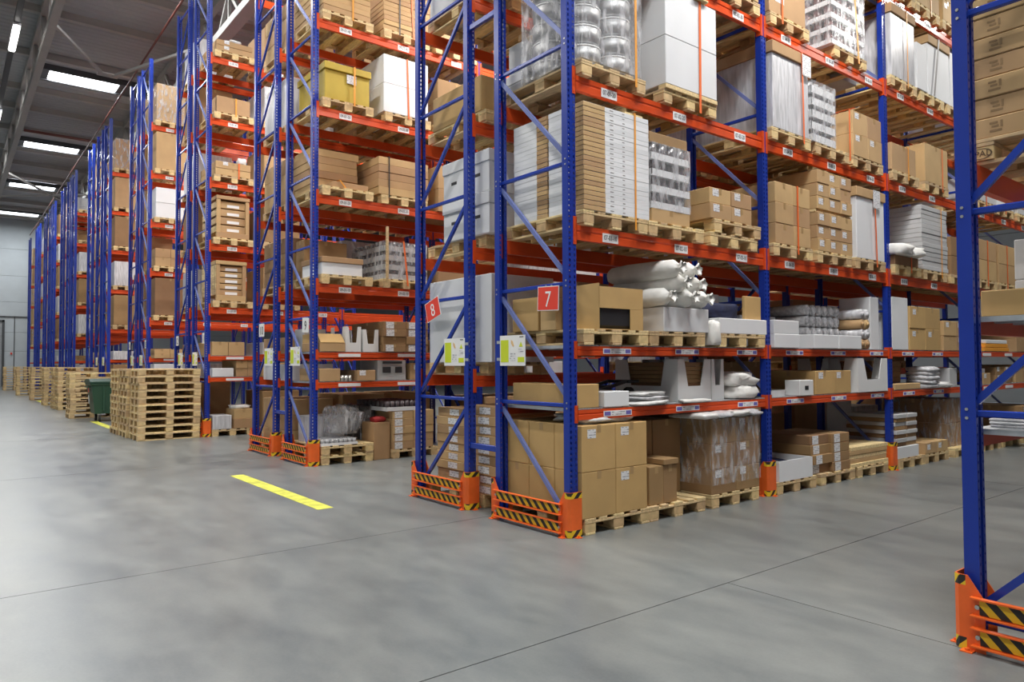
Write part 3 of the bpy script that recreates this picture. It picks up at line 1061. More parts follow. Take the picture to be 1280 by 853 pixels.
def blob(sx, sy, sz, seed, amp=.25, nu=18, nv=10, flat=True, pinch=0):
    """lumpy closed sack: a displaced ellipsoid with a flat underside"""
    m = MB()
    vs, fs = [], []
    for v in range(nv + 1):
        t = PI * v / nv
        for u in range(nu):
            a = 2 * PI * u / nu
            p = Vector((math.sin(t) * math.cos(a), math.sin(t) * math.sin(a), math.cos(t)))
            p = Vector([math.copysign(abs(c) ** .6, c) for c in p])
            k = 1 + amp * noise.noise(p * 1.8 + Vector((seed * 3.1, seed, 0))) + amp * .5 * noise.noise(p * 4.5 + Vector((seed, 0, seed * 2.3)))
            q = Vector((p.x * sx * k / 2, p.y * sy * k / 2, p.z * sz * k / 2))
            if flat:
                q.z = max(q.z, -sz * .38)
            vs.append(tuple(q + Vector((0, 0, sz * .38))))
    for v in range(nv):
        for u in range(nu):
            fs.append((v * nu + u, (v + 1) * nu + u, (v + 1) * nu + (u + 1) % nu, v * nu + (u + 1) % nu))
    m.add(vs, fs)
    return m


def bag(x, y, z, sx, sy, sz, seed, label, mat='bag_film', name='plastic_bag', rz=0, amp=.25, cat='bag', group=None):
    return tag(put(name, blob(sx, sy, sz, seed, amp).mesh(name, mat, True), None, (x, y, z), rz), label, cat, group)


def handle_box(x0, x1, y0, y1, z0, z1, label, mat='white_box', lid=0.0, group=None, holes=True, name='white_box', cat='box'):
    w, d, h = x1 - x0, y1 - y0, z1 - z0
    o = box_obj(name, x0, x1, y0, y1, z0, z1 - lid, mat, label, cat, group)
    if lid:
        put('lid', cached(('lid', round(w, 3), round(d, 3), round(lid, 3), mat), lambda m: m.cbox(-w / 2 - .012, w / 2 + .012, -d / 2 - .012, d / 2 + .012, 0, lid, .006), mat), o, (0, 0, h - lid))
    if holes:
        put('hand_hole', cached('hand_hole', lambda m: m.cbox(-.0012, .0008, -.055, .055, -.018, .018, .0008), 'dark'), o, (-w / 2, 0, (h - lid) * .62))
    return o


def flat_stack(wh, x0, x1, y0, y1, z0, z1, n, mats, desc, name='flat_carton', lab=False, jit=.006, labside='front', group=None):
    h = (z1 - z0) / n
    w, d = x1 - x0, y1 - y0
    for k in range(n):
        mt = mats[k % len(mats)]
        W, Dp, Hh = round(w - .01, 3), round(d - .01, 3), round(h - .003, 3)
        o = tag(put(name, cached((name, W, Dp, Hh), lambda m: m.cbox(-W / 2, W / 2, -Dp / 2, Dp / 2, 0, Hh, .004), mt), None,
                    ((x0 + x1) / 2 + random.uniform(-jit, jit), (y0 + y1) / 2 + random.uniform(-jit, jit), z0 + k * h)),
                '%s%s, %s' % (desc, ', %s from bottom' % ORD[k + 1], wh), name.replace('_', ' '), group or desc + 's ' + wh.split(',')[0])
        if lab:
            add_label(o, W, Dp, Hh, labside, min(.1, Hh * .8), 0.05 if labside == 'front' else -.1, .5)


def tray_stack(wh, x0, x1, y0, y1, z0, n, h, jars, desc, tray_mat='white_box', nj=(5, 6), wrap=True, th=.4):
    w, d = x1 - x0, y1 - y0
    for k in range(n):
        t = thing('tray', '%s, %s tray from bottom, %s' % (desc, ORD[k + 1], wh), 'tray', ((x0 + x1) / 2, (y0 + y1) / 2, z0 + k * h), random.uniform(-.01, .01), desc + ' ' + wh.split(',')[0])
        put('tray_body', cached(('tray', round(w, 2), round(d, 2), h, th), lambda m: m.box(-w / 2, w / 2, -d / 2, d / 2, 0, .01).box(-w / 2, w / 2, -d / 2, -d / 2 + .008, .01, h * th).box(-w / 2, w / 2, d / 2 - .008, d / 2, .01, h * th)
                                .box(-w / 2, -w / 2 + .008, -d / 2, d / 2, .01, h * th).box(w / 2 - .008, w / 2, -d / 2, d / 2, .01, h * th), tray_mat), t)

        def jf(m):
            r = min((w - .02) / nj[0], (d - .02) / nj[1]) / 2 * .96
            for i in range(nj[0]):
                for j in range(nj[1]):
                    if 0 < i and 0 < j < nj[1] - 1 and k < n - 1:
                        continue
                    m.cyl((-w / 2 + .01 + (w - .02) * (i + .5) / nj[0], -d / 2 + .01 + (d - .02) * (j + .5) / nj[1], .0105), r, h - .014, 8)
        o = put('jars', cached(('jars', round(w, 2), round(d, 2), h, k < n - 1), jf, jars, True), t)
        o['kind'] = 'stuff'
    if wrap:
        film_wrap(x0 - .004, x1 + .004, y0 - .004, y1 + .004, z0, z0 + n * h + .005, 'clear stretch film around %s, %s' % (desc, wh), 'film_milky', .006, x0)


def cut_bin(x0, x1, y0, y1, z0, z1, label, group='white cut-out bins'):
    """white corrugated picking bin whose walls have trapezoid cut-outs"""
    w, d, h = x1 - x0, y1 - y0, z1 - z0
    t = thing('picking_bin', label, 'bin', ((x0 + x1) / 2, (y0 + y1) / 2, z0), group=group)

    def wall(L, cut):
        return [(-L / 2, 0), (L / 2, 0), (L / 2, h), (L / 2 * .62, h), (L / 2 * (.62 - cut), h * .36), (-L / 2 * (.62 - cut), h * .36), (-L / 2 * .62, h), (-L / 2, h)]
    put('front_wall', MB().prism(wall(w, .22), 'y', -d / 2, -d / 2 + .012).mesh('front_wall', 'white_plastic'), t)
    put('rear_wall', MB().prism(wall(w, .22), 'y', d / 2 - .012, d / 2).mesh('rear_wall', 'white_plastic'), t)
    put('side_wall', MB().prism(wall(d - .026, .12), 'x', -w / 2, -w / 2 + .012).mesh('side_wall', 'white_plastic'), t)
    put('side_wall', MB().prism(wall(d - .026, .12), 'x', w / 2 - .012, w / 2).mesh('side_wall', 'white_plastic'), t)
    put('bottom', MB().box(-w / 2 + .013, w / 2 - .013, -d / 2 + .013, d / 2 - .013, 0, .012).mesh('bottom', 'white_plastic'), t)
    return t


def roll(x, y, z, r, L, seed, label, mat='foam', group='white foam rolls', axis='y', ends='foam'):
    """film-wrapped roll along y with a twisted, pinched front end"""
    m = MB()
    nu, prof = 16, [(0, .3), (.02, .75), (.06, .95), (.3, 1), (.7, .98), (.88, .92), (.93, .55), (.955, .30), (.975, .42), (1.0, .62), (1.012, .5)]
    vs, fs = [], []
    for k, (t, s) in enumerate(prof):
        for u in range(nu):
            a = 2 * PI * u / nu
            kk = 1 + .16 * noise.noise((math.cos(a) * 2 + seed, math.sin(a) * 2, t * 5 + seed)) + (.25 * math.sin(a * 5 + seed) if t > .95 else 0)
            vs.append((r * s * kk * math.cos(a), L / 2 - t * L, r * s * kk * math.sin(a) + r * .98))
    for k in range(len(prof) - 1):
        for u in range(nu):
            fs.append((k * nu + u, k * nu + (u + 1) % nu, (k + 1) * nu + (u + 1) % nu, (k + 1) * nu + u))
    fs.append(tuple(range(nu)))
    fs.append(tuple((len(prof) - 1) * nu + u for u in range(nu))[::-1])
    m.add(vs, fs)
    return tag(put('foam_roll', m.mesh('foam_roll', mat, True), None, (x, y, z)), label, 'roll', group)


# ------------------------------------------------------------------ goods on the racks
def ztop(row, lev):
    return 0.0 if lev == 0 else LV[row][lev - 1][0] + (.012 if (lev in (1, 2) and row in (6, 7, 9, 11)) else 0)


def pal(row, lev, pos, xc, full=None, mark=False, dz=0.0, extra=''):
    full = (row == 6 or (row == 7 and pos < 7) or (row == 8)) if full is None else full
    return pallet(xc, YR[row] + .55, ztop(row, lev) + dz, 'wooden pallet%s, %s' % (extra, where(row, lev, pos)), full, 0, 'pallets on rack ' + NUM[row], mark)


W = where
YF, YB = -.05, 1.13   # front and back of loads on rack 7

# ---- rack 7, ground
w = W(7, 0, 1)
z = pal(7, 0, 1, .53)
cartons(w, .058, .93, YF, 1.08, z, z + .42 * 2 - .0, 2, 2, 3, 'kraft_yellow', 'large yellowish carton', lab=.9, labv=.82)
bag(.55, .25, z + .84, .8, .5, .09, 3, 'crumpled clear film sheet on cartons, ' + w, amp=.5)
w = W(7, 0, 2)
z = pal(7, 0, 2, 1.40)
cartons(w, 1.0, 1.43, YF + .04, .28, z, z + .38, 2, 1, 1, 'kraft_dark', 'tall brown carton', lab=.0)
box_obj('carton', 1.2, 1.43, YF + .02, .3, z + .001 + .38 * 0 + .381, z + .44, 'kraft_dark', 'flat brown carton lying on tall cartons, ' + w, 'carton')
cartons(w, .98, 1.90, .32, YB, z, z + .80, 2, 2, 1, 'kraft_dark', 'dark brown carton behind', lab=0)
w = W(7, 0, 3)
z = pal(7, 0, 3, 2.38, dz=0)
cartons(w, 1.94, 2.83, YF, 1.1, z, z + .80, 2, 3, 2, 'kraft_dark', 'film-wrapped brown carton', lab=.9, labv=.8)
film_wrap(1.935, 2.835, YF - .006, 1.105, z + .1, z + .805, 'clear stretch film around brown cartons, ' + w, 'film', .008, 2)
for k in range(4):
    bag(1.85 + k * .28, .1 + .03 * (k % 2), z + .815, .34, .5, .075, 20 + k, '%s thin plastic-wrapped pack lying on wrapped cartons, %s' % (ORD[k + 1], w), 'grey_wrap' if k % 2 else 'bag_film', 'wrapped_pack', group='wrapped packs under first shelf')
# bay 2 ground
w = W(7, 0, 4)
z = pal(7, 0, 4, 3.62)
tb = thing('open_white_box', 'low open white box, ' + w, 'box', (3.60, .25, z))
put('box_wall', MB().box(-.37, .37, -.3, -.285, 0, .24).box(-.37, .37, .285, .3, 0, .24).box(-.37, -.355, -.285, .285, 0, .24).box(.355, .37, -.285, .285, 0, .24).mesh('box_wall', 'white_box'), tb)
put('box_bottom', MB().box(-.355, .355, -.285, .285, 0, .012).mesh('box_bottom', 'white_box'), tb)
put('packing', blob(.6, .45, .2, 5, .4).mesh('packing', 'navy_cloth', True), tb, (0, 0, .013))
w = W(7, 0, 5)
z = pal(7, 0, 5, 4.60)
cartons(w, 4.05, 4.95, YF + .05, .75, z, z + .48, 2, 4, 1, 'kraft_dark', 'flat brown carton', lab=1, labv=.5, labs=.12, jit=.04)
cartons(w, 3.35, 4.0, .57, 1.1, .16, .62, 1, 4, 1, 'kraft_dark', 'dark long carton behind', lab=0, jit=.04)
w = W(7, 0, 6)
z = pal(7, 0, 6, 5.55, dz=0)
flat_stack(w, 4.95, 6.02, YF + .02, 1.05, z, z + .27, 5, ['wood', 'kraft'], 'pale board', 'board', jit=.02, group='boards stacked at rack 7')
cartons(w, 3.5, 4.6, .8, 1.12, .7, 1.02, 2, 1, 1, 'kraft_dark', 'dim brown carton deep inside', lab=0) if False else None
w = W(7, 0, 7)
z = pal(7, 0, 7, 6.76)
handle_box(6.3, 7.0, YF + .01, .8, z, z + .17, 'low white box, ' + w, holes=False)
for c in range(2):
    flat_stack(w, 6.3 + c * .36, 6.63 + c * .36, YF + .02, .7, z + .175, z + .64, 8, ['kraft_dark', 'grey_box'], ['left', 'right'][c] + ' paper bundle', 'paper_bundle', jit=.015, group='paper bundles at rack 7')
w = W(7, 0, 8)
z = pal(7, 0, 8, 7.62)
cartons(w, 7.2, 8.03, YF, .9, z, z + .17, 2, 1, 1, 'kraft', 'small brown carton', lab=1, labv=.6)
w = W(7, 0, 9)
z = pal(7, 0, 9, 8.75)
cartons(w, 8.35, 9.15, .1, 1.1, z, z + .78, 1, 2, 1, 'kraft_dark', 'dark film-wrapped carton', lab=0)
film_wrap(8.34, 9.16, .09, 1.11, z, z + .79, 'grey stretch film around dark cartons, ' + w, 'film', .01, 7)
for p, xx in ((10, 9.90), (11, 10.85), (12, 11.9)):
    w = W(7, 0, p)
    z = pal(7, 0, p, xx)
    if p != 11:
        cartons(w, xx - .42, xx + .42, YF, 1.05, z, z + (.12 if p == 10 else .55), 2, 1 if p == 10 else 2, 1, 'kraft_dark', 'brown carton', lab=.5)
    else:
        bag(xx, .2, z, .8, .8, .2, 33, 'crumpled film heap on pallet, ' + w)

# ---- rack 7, level 1 (deck shelf)
z = ztop(7, 1) + .0015
w = W(7, 1, 1)
o = box_obj('carton', .06, .36, YF + .08, .95, z, z + .22, 'kraft_yellow', 'long brown carton with paper label, ' + w, 'carton')
add_label(o, .3, .87, .22, 'front', .09, .05, .8)
handle_box(.40, .74, .0, .4, z, z + .145, 'small white box, ' + w, holes=False)
for k in range(3):
    bag(1.05 + .03 * k, .16 + .02 * k, z + k * .042, .62 - .06 * k, .42, .05, 40 + k, '%s flat poly bag, small pile, %s' % (['bottom', 'middle', 'top'][k], w), 'bag_film' if k != 1 else 'grey_wrap', 'poly_bag', group='flat poly bags on first level')
t = thing('hand_truck', 'black folded hand truck lying on shelf behind poly bags, ' + 'first level of rack seven', 'hand truck', (.98, .62, z))
for yy in (-.16, .16):
    put('wheel', cached('ht_wheel', lambda m: m.cyl((0, -.02, .08), .08, .04, 14, 'y'), 'rubber'), t, (.25, yy, 0))
put('frame_tube', MB().bar((-.3, -.13, .1), (.25, -.13, .22), .03, .03).bar((-.3, .13, .1), (.25, .13, .22), .03, .03).bar((-.3, -.13, .1), (-.3, .13, .1), .03, .03).bar((.0, -.13, .165), (.0, .13, .165), .03, .03).bar((.25, -.16, .08), (.25, .16, .08), .02, .02).mesh('frame_tube', 'dark'), t)
put('nose_plate', MB().cbox(.25, .42, -.16, .16, .2, .23, .005).mesh('nose_plate', 'dark'), t)
w = W(7, 1, 2)
cut_bin(1.62, 2.18, .12, 1.02, z, z + .45, 'white bin with trapezoid cut-outs, ' + w)
flat_stack(w, 1.66, 2.14, .16, .98, z + .013, z + .42, 9, ['kraft_dark'], 'brown sheet in the cut-out bin', 'card_sheet')
w = W(7, 1, 3)
cut_bin(2.20, 2.42, .12, .9, z, z + .45, 'narrow white bin with slot cut-out, ' + w)
for k in range(2):
    bag(2.75, .3 + .02 * k, z + k * .145, .55, .62, .18, 50 + k, '%s white poly sack, %s' % (['lower', 'upper'][k], w), 'foam', 'poly_sack', group='white sacks on first level')
bag(1.75, -.0, z, .5, .1, .035, 54, 'limp white foil strip at shelf edge, ' + W(7, 1, 2), 'foam', 'foil_strip')
# bay 2 level 1
w = W(7, 1, 4)
m = MB()
m.cyl((0, 0, 0), .30, .07, 28)
tag(put('round_lid', m.mesh('round_lid', 'white_plastic'), None, (3.52, .38, z)), 'flat round white plastic lid, ' + w, 'lid')
box_obj('device_box', 3.74, 4.06, -.03, .17, z, z + .19, 'white_plastic', 'small white device box with dark window, ' + w, 'box')
put('window', MB().box(3.86, 3.94, -.033, -.03, z + .07, z + .12).mesh('window', 'dark'), bpy.data.objects['device_box'])
bpy.data.objects['device_box'].children[0].matrix_parent_inverse = Matrix.Translation((-3.90, -.07, -z))
cartons(w, 3.2, 4.3, .75, 1.1, z, z + .42, 2, 1, 1, 'kraft_dark', 'large dim carton at the back', lab=0)
w = W(7, 1, 5)
cartons(w, 4.18, 5.08, .0, .75, z, z + .30, 2, 1, 1, 'kraft_yellow', 'brown carton', lab=1, labv=.8)
w = W(7, 1, 6)
cut_bin(5.22, 6.08, -.02, .85, z, z + .46, 'white bin with V cut-out, ' + w)
w = W(7, 1, 7)
box_obj('carton', 6.35, 7.2, .0, .8, z, z + .085, 'kraft', 'long flat brown carton, ' + w, 'carton')
cartons(w, 6.3, 7.25, .3, 1.0, z + .09, z + .42, 1, 4, 1, 'kraft_dark', 'dark brown flat carton', lab=0)
w = W(7, 1, 8)
for k in range(5):
    bag(7.52, .1, z + k * .065, .4, .4, .085, 60 + k, '%s silver foil pack from bottom, %s' % (ORD[k + 1], w), 'grey_wrap', 'foil_pack', group='silver foil packs')
bag(8.0, .1, z, .5, .4, .1, 66, 'low heap of crumpled film, ' + w)
w = W(7, 1, 9)
box_obj('grey_box', 8.35, 8.75, .05, .6, z, z + .3, 'grey_box', 'grey box, ' + w, 'box', rz=.1)
cartons(W(7, 1, 10), 9.5, 10.2, .05, .8, z, z + .2, 2, 1, 1, 'kraft', 'brown carton', lab=.5)
box_obj('white_box', 9.55, 10.1, .1, .7, z + .2, z + .28, 'white_box', 'flat white box on cartons, ' + W(7, 1, 10), 'box')
cartons(W(7, 1, 11), 10.5, 11.3, .05, .8, z, z + .3, 2, 2, 1, 'kraft_dark', 'brown carton', lab=.5)
cartons(W(7, 1, 12), 11.5, 12.3, .05, .8, z, z + .34, 2, 1, 1, 'kraft', 'brown carton', lab=.5)

# ---- rack 7, level 2
w = W(7, 2, 1)
z = pal(7, 2, 1, .53, mark=False)
t = thing('open_carton', 'brown carton with torn front showing black contents, ' + w, 'carton', (.59, .12, z))
put('carton_wall', MB().box(-.30, .30, -.17, -.162, .20, .40).box(-.30, .30, .30, .308, 0, .40).box(-.30, -.292, -.162, .30, 0, .40).box(.292, .30, -.162, .30, 0, .40).box(.12, .30, -.17, -.162, 0, .198).box(-.292, .292, -.162, .30, 0, .008).mesh('carton_wall', 'kraft_yellow'), t)
put('side_flap', MB().add([(-.30, -.17, 0), (-.30, -.17, .43), (-.46, .12, .40), (-.46, .12, .0), (-.296, -.17, 0), (-.296, -.17, .43), (-.456, .122, .40), (-.456, .122, .0)], [(0, 1, 2, 3), (7, 6, 5, 4), (1, 5, 6, 2), (0, 3, 7, 4), (0, 4, 5, 1), (3, 2, 6, 7)]).mesh('side_flap', 'kraft_yellow'), t)
put('contents', MB().cbox(-.28, .28, -.15, .28, .01, .36, .03).mesh('contents', 'dark'), t)
box_obj('carton', .06, .42, .55, .95, z, z + .33, 'kraft_yellow', 'plain brown carton standing behind open carton, ' + w, 'carton')
box_obj('carton', .06, .28, .30, .52, z, z + .30, 'kraft', 'low brown carton beside open carton, ' + w, 'carton')
box_obj('carton', .5, .95, .46, .85, z + .0, z + .5, 'kraft_dark', 'tall dark carton behind open carton, ' + w, 'carton')
w = W(7, 2, 2)
z = pal(7, 2, 2, 1.43)
handle_box(1.20, 1.93, YF, .95, z - .08 + .08, z + .25, 'long white box under foam rolls, ' + w, holes=False)
k = 0
for tier in range(3):
    for i in range(3 if tier == 0 else 2):
        k += 1
        roll(1.22 + i * .30 + .08 * (tier % 2) + (.1 if tier else 0), .30 + .04 * (k % 2), z + .252 + tier * .145, .098, 1.0, k * 2.7, '%s white foam roll%s, %s' % (['left', 'middle', 'right'][i], [', bottom layer', ', middle layer', ', top layer'][tier], w))
bag(2.02, -.02, ztop(7, 2) + .02, .18, .16, .30, 71, 'crumpled white film bag hanging at pallet edge, ' + w, 'foam')
w = W(7, 2, 3)
z = pal(7, 2, 3, 2.55)
handle_box(2.12, 3.02, YF, .55, z, z + .17, 'flat white box, ' + w, holes=False)
box_obj('carton_sheet', 2.68, 3.0, YF + .06, YF + .10, z + .172, z + .44, 'kraft_yellow', 'upright brown cardboard sheet on white box, ' + w, 'cardboard')
bag(2.35, .3, z + .172, .7, .5, .22, 74, 'dark navy cloth bundle on white box, ' + w, 'navy_cloth', 'cloth_bundle', cat='cloth')
cartons(w, 2.05, 3.05, .62, 1.12, z, z + .52, 3, 2, 1, 'grey_box', 'grey box at the back', name='grey_box', lab=0, tape=False)
z = ztop(7, 2) + .0015
w = W(7, 2, 4)
cartons(w, 3.18, 3.73, YF, .45, z, z + .33, 1, 2, 1, 'white_box', 'white box with riveted edges', name='white_box', lab=0, tape=False)
cartons(w, 3.3, 4.1, .5, 1.08, z, z + .42, 2, 2, 1, 'grey_box', 'grey box at the back', name='grey_box', lab=0, tape=False)
w = W(7, 2, 5)
for i in range(2):
    handle_box(4.06 + i * .62, 4.66 + i * .62, YF, .17, z, z + .175, '%s flat white box, %s' % (['left', 'right'][i], w), holes=False)
for i in range(6):
    for tt in range(4):
        m = MB()
        m.cyl((0, 0, .07), .072, .75, 14, 'y')
        m.cyl((0, -.02, .07), .03, .02, 12, 'y', .072)
        tag(put('wrapped_roll', m.mesh('wrapped_roll', 'jar_glass', True), None, (4.36 + i * .15, .20, z + tt * .1455)), 'grey rod roll %s%s, %s' % (coln(i, 6).strip(), tiern(tt, 4), w), 'roll', 'grey rod rolls on second level')
w = W(7, 2, 6)
for i in range(2):
    for tt in range(4):
        m = MB()
        m.cyl((0, 0, .07), .068, .7, 12, 'y')
        m.cyl((0, -.02, .07), .03, .02, 10, 'y')
        tag(put('wrapped_roll', m.mesh('wrapped_roll', 'grey_wrap' if tt % 2 else 'kraft', True), None, (5.44 + i * .15, .02, z + tt * .138)), 'foil-wrapped roll %s%s, %s' % (['left', 'right'][i], tiern(tt, 4), w), 'roll', 'foil rolls on second level')
box_obj('white_panel_box', 5.75, 6.0, .05, .5, z, z + .74, 'white_box', 'tall white box beside third upright, ' + w, 'box')
w = W(7, 2, 7)
box_obj('white_panel_box', 6.30, 6.82, .0, .75, z, z + .77, 'white_box', 'tall white box, ' + w, 'box')
w = W(7, 2, 8)
zz = pal(7, 2, 8, 7.45, True) if False else z
cartons(w, 6.88, 7.98, .0, .85, z, z + .66, 2, 2, 1, 'kraft_yellow', 'yellowish brown carton', lab=.3, keep=lambda i, j, k: True)
w = W(7, 2, 9)
cartons(w, 8.1, 9.1, .0, .8, z, z + .48, 2, 2, 1, 'kraft', 'brown carton', lab=.3)
for i in range(3):
    box_obj('flat_box', 9.8 + .05 * i, 11.0 - .05 * i, .0, .7, z + i * .07, z + .065 + i * .07, 'strap_amber' if i < 2 else 'white_box', '%s flat box of an orange pile, %s' % (['lowest', 'middle', 'top'][i], W(7, 2, 10)), 'box', 'orange flat boxes')
cartons(W(7, 2, 12), 11.4, 12.3, .0, .8, z, z + .5, 2, 2, 1, 'kraft', 'brown carton', lab=.3)

# ---- rack 7, level 3
w = W(7, 3, 1)
z = pal(7, 3, 1, .54)
n = 22
h = 1.0 / n
for k in range(n):
    for jj, (ya, yb_) in enumerate(((YF, .44), (.46, .98))):
        dpt = round(yb_ - ya - .004, 3)
        o = tag(put('flat_carton', cached(('flatw', jj), lambda m: m.cbox(-.445, .445, -dpt / 2, dpt / 2, 0, h - .001, .0012), 'white_box'), None,
                    (.555 + random.uniform(-.0015, .0015), (ya + yb_) / 2 + random.uniform(-.0015, .0015), z + k * h)),
                '%s white flat carton with kraft corner, %s from bottom, tall pile, third level, rack seven' % (['front', 'rear'][jj], ORD[k + 1]), 'carton', 'flat cartons in the tall white pile')
        put('kraft_corner', cached(('kcorner', jj), lambda m: m.cbox(-.452, -.17, -dpt / 2 - .006, -dpt / 2 + .15, .001, h - .004, .003), 'kraft'), o)
        if jj == 0:
            put('grip_slot', cached('grip_slot', lambda m: m.box(-.10, -.055, -dpt / 2 - .0015, -dpt / 2 + .001, h * .45, h * .62), 'strap_grey'), o)
            put('grip_slot', cached('grip_slot2', lambda m: m.box(.07, .10, -dpt / 2 - .0015, -dpt / 2 + .001, h * .45, h * .62), 'strap_grey'), o)
tag(put('edge_board', MB().cbox(-.13, .13, -.04, .5, 0, .02, .004).mesh('edge_board', 'wood'), None, (.80, .0, z + 1.0)), 'small wooden edge board under strap, ' + w, 'board')
strap(.80, -.045, 1.13, z - .12, z + 1.02, 'strap_amber', 'amber lashing strap over tall flat carton pile, ' + w, .022, .0)
w = W(7, 3, 2)
z = pal(7, 3, 2, 1.43, mark=False)
cartons(w, 1.06, 1.66, YF + .02, 1.08, z, z + .14, 1, 1, 1, 'kraft', 'low brown base carton', lab=0)
tray_stack(w, 1.06, 1.66, YF + .02, .95, z + .14, 4, .165, 'jar_dark', 'film-wrapped white jar tray', th=.42, nj=(4, 6))
cartons(w, 1.06, 1.66, YF + .05, .95, z + .81, z + .92, 1, 1, 1, 'kraft_dark', 'brown cover carton on jar trays', lab=0)
w = W(7, 3, 3)
z = pal(7, 3, 3, 2.42)
z2 = pallet(2.48, .54, z, 'second wooden pallet stacked on pallet, ' + w, True, 0, 'pallets on rack 7')
cartons(w, 1.98, 2.75, YF, .95, z2, z2 + .34, 2, 2, 1, 'kraft', 'small brown carton', lab=.8, labv=.7, keep=lambda i, j, k: True)
w = W(7, 3, 4)
z = pal(7, 3, 4, 3.63)
cartons(w, 3.24, 4.02, YF, 1.08, z, z + .74, 2, 3, 1, 'kraft', 'brown carton', lab=0)
strap(3.72, YF, 1.08, z - .1, z + .74, 'strap_orange', 'orange lashing strap around brown cartons, ' + w)
w = W(7, 3, 5)
z = pal(7, 3, 5, 4.62)
cartons(w, 4.2, 5.1, YF, 1.08, z, z + .50, 3, 3, 1, 'kraft', 'small labelled carton', lab=.8, labv=.6)
z2 = z + .50
tag(put('slip_board', MB().cbox(-.45, .45, -.55, .55, 0, .035, .004).mesh('slip_board', 'wood'), None, (4.65, .53, z2)), 'thin wooden slip board between carton layers, ' + w, 'board')
cartons(w, 4.2, 5.08, YF, 1.06, z2 + .036, z2 + .54, 3, 3, 1, 'kraft', 'small upper labelled carton', lab=.8, labv=.6)
w = W(7, 3, 6)
z = pal(7, 3, 6, 5.60)
box_obj('white_box', 5.2, 6.0, YF, 1.05, z, z + .84, 'white_box', 'tall white box with brown cap, ' + w, 'box')
box_obj('cardboard_cover', 5.18, 6.02, YF - .02, 1.07, z + .842, z + .97, 'kraft', 'brown cardboard cap on tall white box, ' + w, 'cardboard')
strap(5.72, YF - .02, 1.07, z - .1, z + .97, 'strap_orange', 'orange lashing strap on capped white box, ' + w, .03, -.04)
tag(put('paper_sheet', MB().box(-.1, .1, -.002, 0, 0, .25).mesh('paper_sheet', 'paper_label'), None, (5.72, YF - .034, z + .72)), 'white paper note on brown cap, ' + w, 'paper')
w = W(7, 3, 7)
z = pal(7, 3, 7, 6.76)
box_obj('carton', 6.32, 7.1, YF, 1.0, z, z + .14, 'kraft_dark', 'low brown carton under white bags, ' + w, 'carton')
bag(6.5, .1, z + .14, .5, .6, .2, 81, 'left crumpled white bag, ' + w, 'foam')
bag(6.92, .06, z + .14, .4, .5, .17, 82, 'right crumpled white bag, ' + w, 'foam')
strap(6.85, YF, 1.0, z - .1, z + .3, 'strap_orange', 'orange lashing strap over white bags, ' + w)
w = W(7, 3, 8)
z = pal(7, 3, 8, 7.72)
flat_stack(w, 7.25, 8.2, YF, 1.05, z, z + 1.0, 14, ['grey_box'], 'pale grey flat carton', jit=.008)
strap(7.95, YF, 1.05, z - .1, z + 1.0, 'strap_amber', 'amber lashing strap around grey flat cartons, ' + w, .022)
w = W(7, 3, 9)
z = pal(7, 3, 9, 8.75)
cartons(w, 8.35, 9.15, YF, 1.05, z, z + .62, 1, 2, 1, 'kraft_dark', 'brown carton', lab=0)
for p, xx in ((10, 9.90), (11, 10.85), (12, 11.9)):
    w = W(7, 3, p)
    z = pal(7, 3, p, xx)
    cartons(w, xx - .42, xx + .42, YF, 1.05, z, z + .7, 1, 2, 1, 'kraft', 'brown carton', lab=.4)
    strap(xx, YF, 1.05, z - .1, z + .7, 'strap_orange', 'orange lashing strap around brown cartons, ' + w)

# ---- rack 7, level 4
w = W(7, 4, 1)
z = pal(7, 4, 1, .53)
for i in range(2):
    for j in range(2):
        for k in range(6):
            m = cached('pot', lambda m: m.cyl((0, 0, .03), .18, .14, 24, 'z', .195).cyl((0, 0, 0), .11, .03, 24, 'z', .18), 'pot_metal', True)
            o = tag(put('metal_pot', m, None, (.30 + i * .41, .18 + j * .42, z + k * .19)), 'silver metal pot%s%s%s, %s' % (tiern(k, 6), coln(i, 2), [' front', ' rear'][j], w), 'pot', 'film-wrapped metal pots')
            put('rim', cached('pot_rim', lambda m: m.cyl((0, 0, .17), .197, .016, 24), 'white_plastic', True), o)
film_wrap(.10, .92, YF + .02, .82, z + .02, z + 1.15, 'crinkled clear film around silver metal pots, ' + w, 'film_milky', .014, 5)
strap(.82, YF, .9, z - .1, z + 1.16, 'strap_amber', 'amber lashing strap around wrapped metal pots, ' + w)
flat_stack(w, .12, .6, .85, 1.13, z, z + .2, 2, ['grey_box', 'white_box'], 'pale flat box behind the pots', 'flat_box')
box_obj('carton', .16, .5, .86, 1.12, z + .201, z + .52, 'grey_box', 'pale carton with padded side behind metal pots, ' + w, 'carton')
w = W(7, 4, 2)
z = pal(7, 4, 2, 1.68)
for b_ in (-.4, 0, .3):
    tag(put('bearer', MB().cbox(-.43, .43, -.05, .05, 0, .045, .004).mesh('bearer', 'wood'), None, (1.68, .5 + b_ * 1.3, z)), 'wooden bearer under white boxes%s, %s' % (', ' + ['front one', 'middle one', 'rear one'][(-.4, 0, .3).index(b_)], w), 'bearer')
z += .046
for k in range(2):
    handle_box(1.25, 2.1, YF - .02, .98, z + k * .50, z + .498 + k * .50, '%s big white box with hand hole, %s' % (['lower', 'upper'][k], w), group='big white boxes')
strap(1.80, YF - .02, .98, z - .2, z + 1.0, 'strap_orange', 'orange lashing strap around big white boxes, ' + w, .035, .01)
box_obj('edge_board', 1.70, 1.92, YF - .06, .1, z + 1.006, z + 1.03, 'wood', 'small wooden edge board on big white boxes, ' + w, 'board')
w = W(7, 4, 4)
z = pal(7, 4, 4, 3.63)
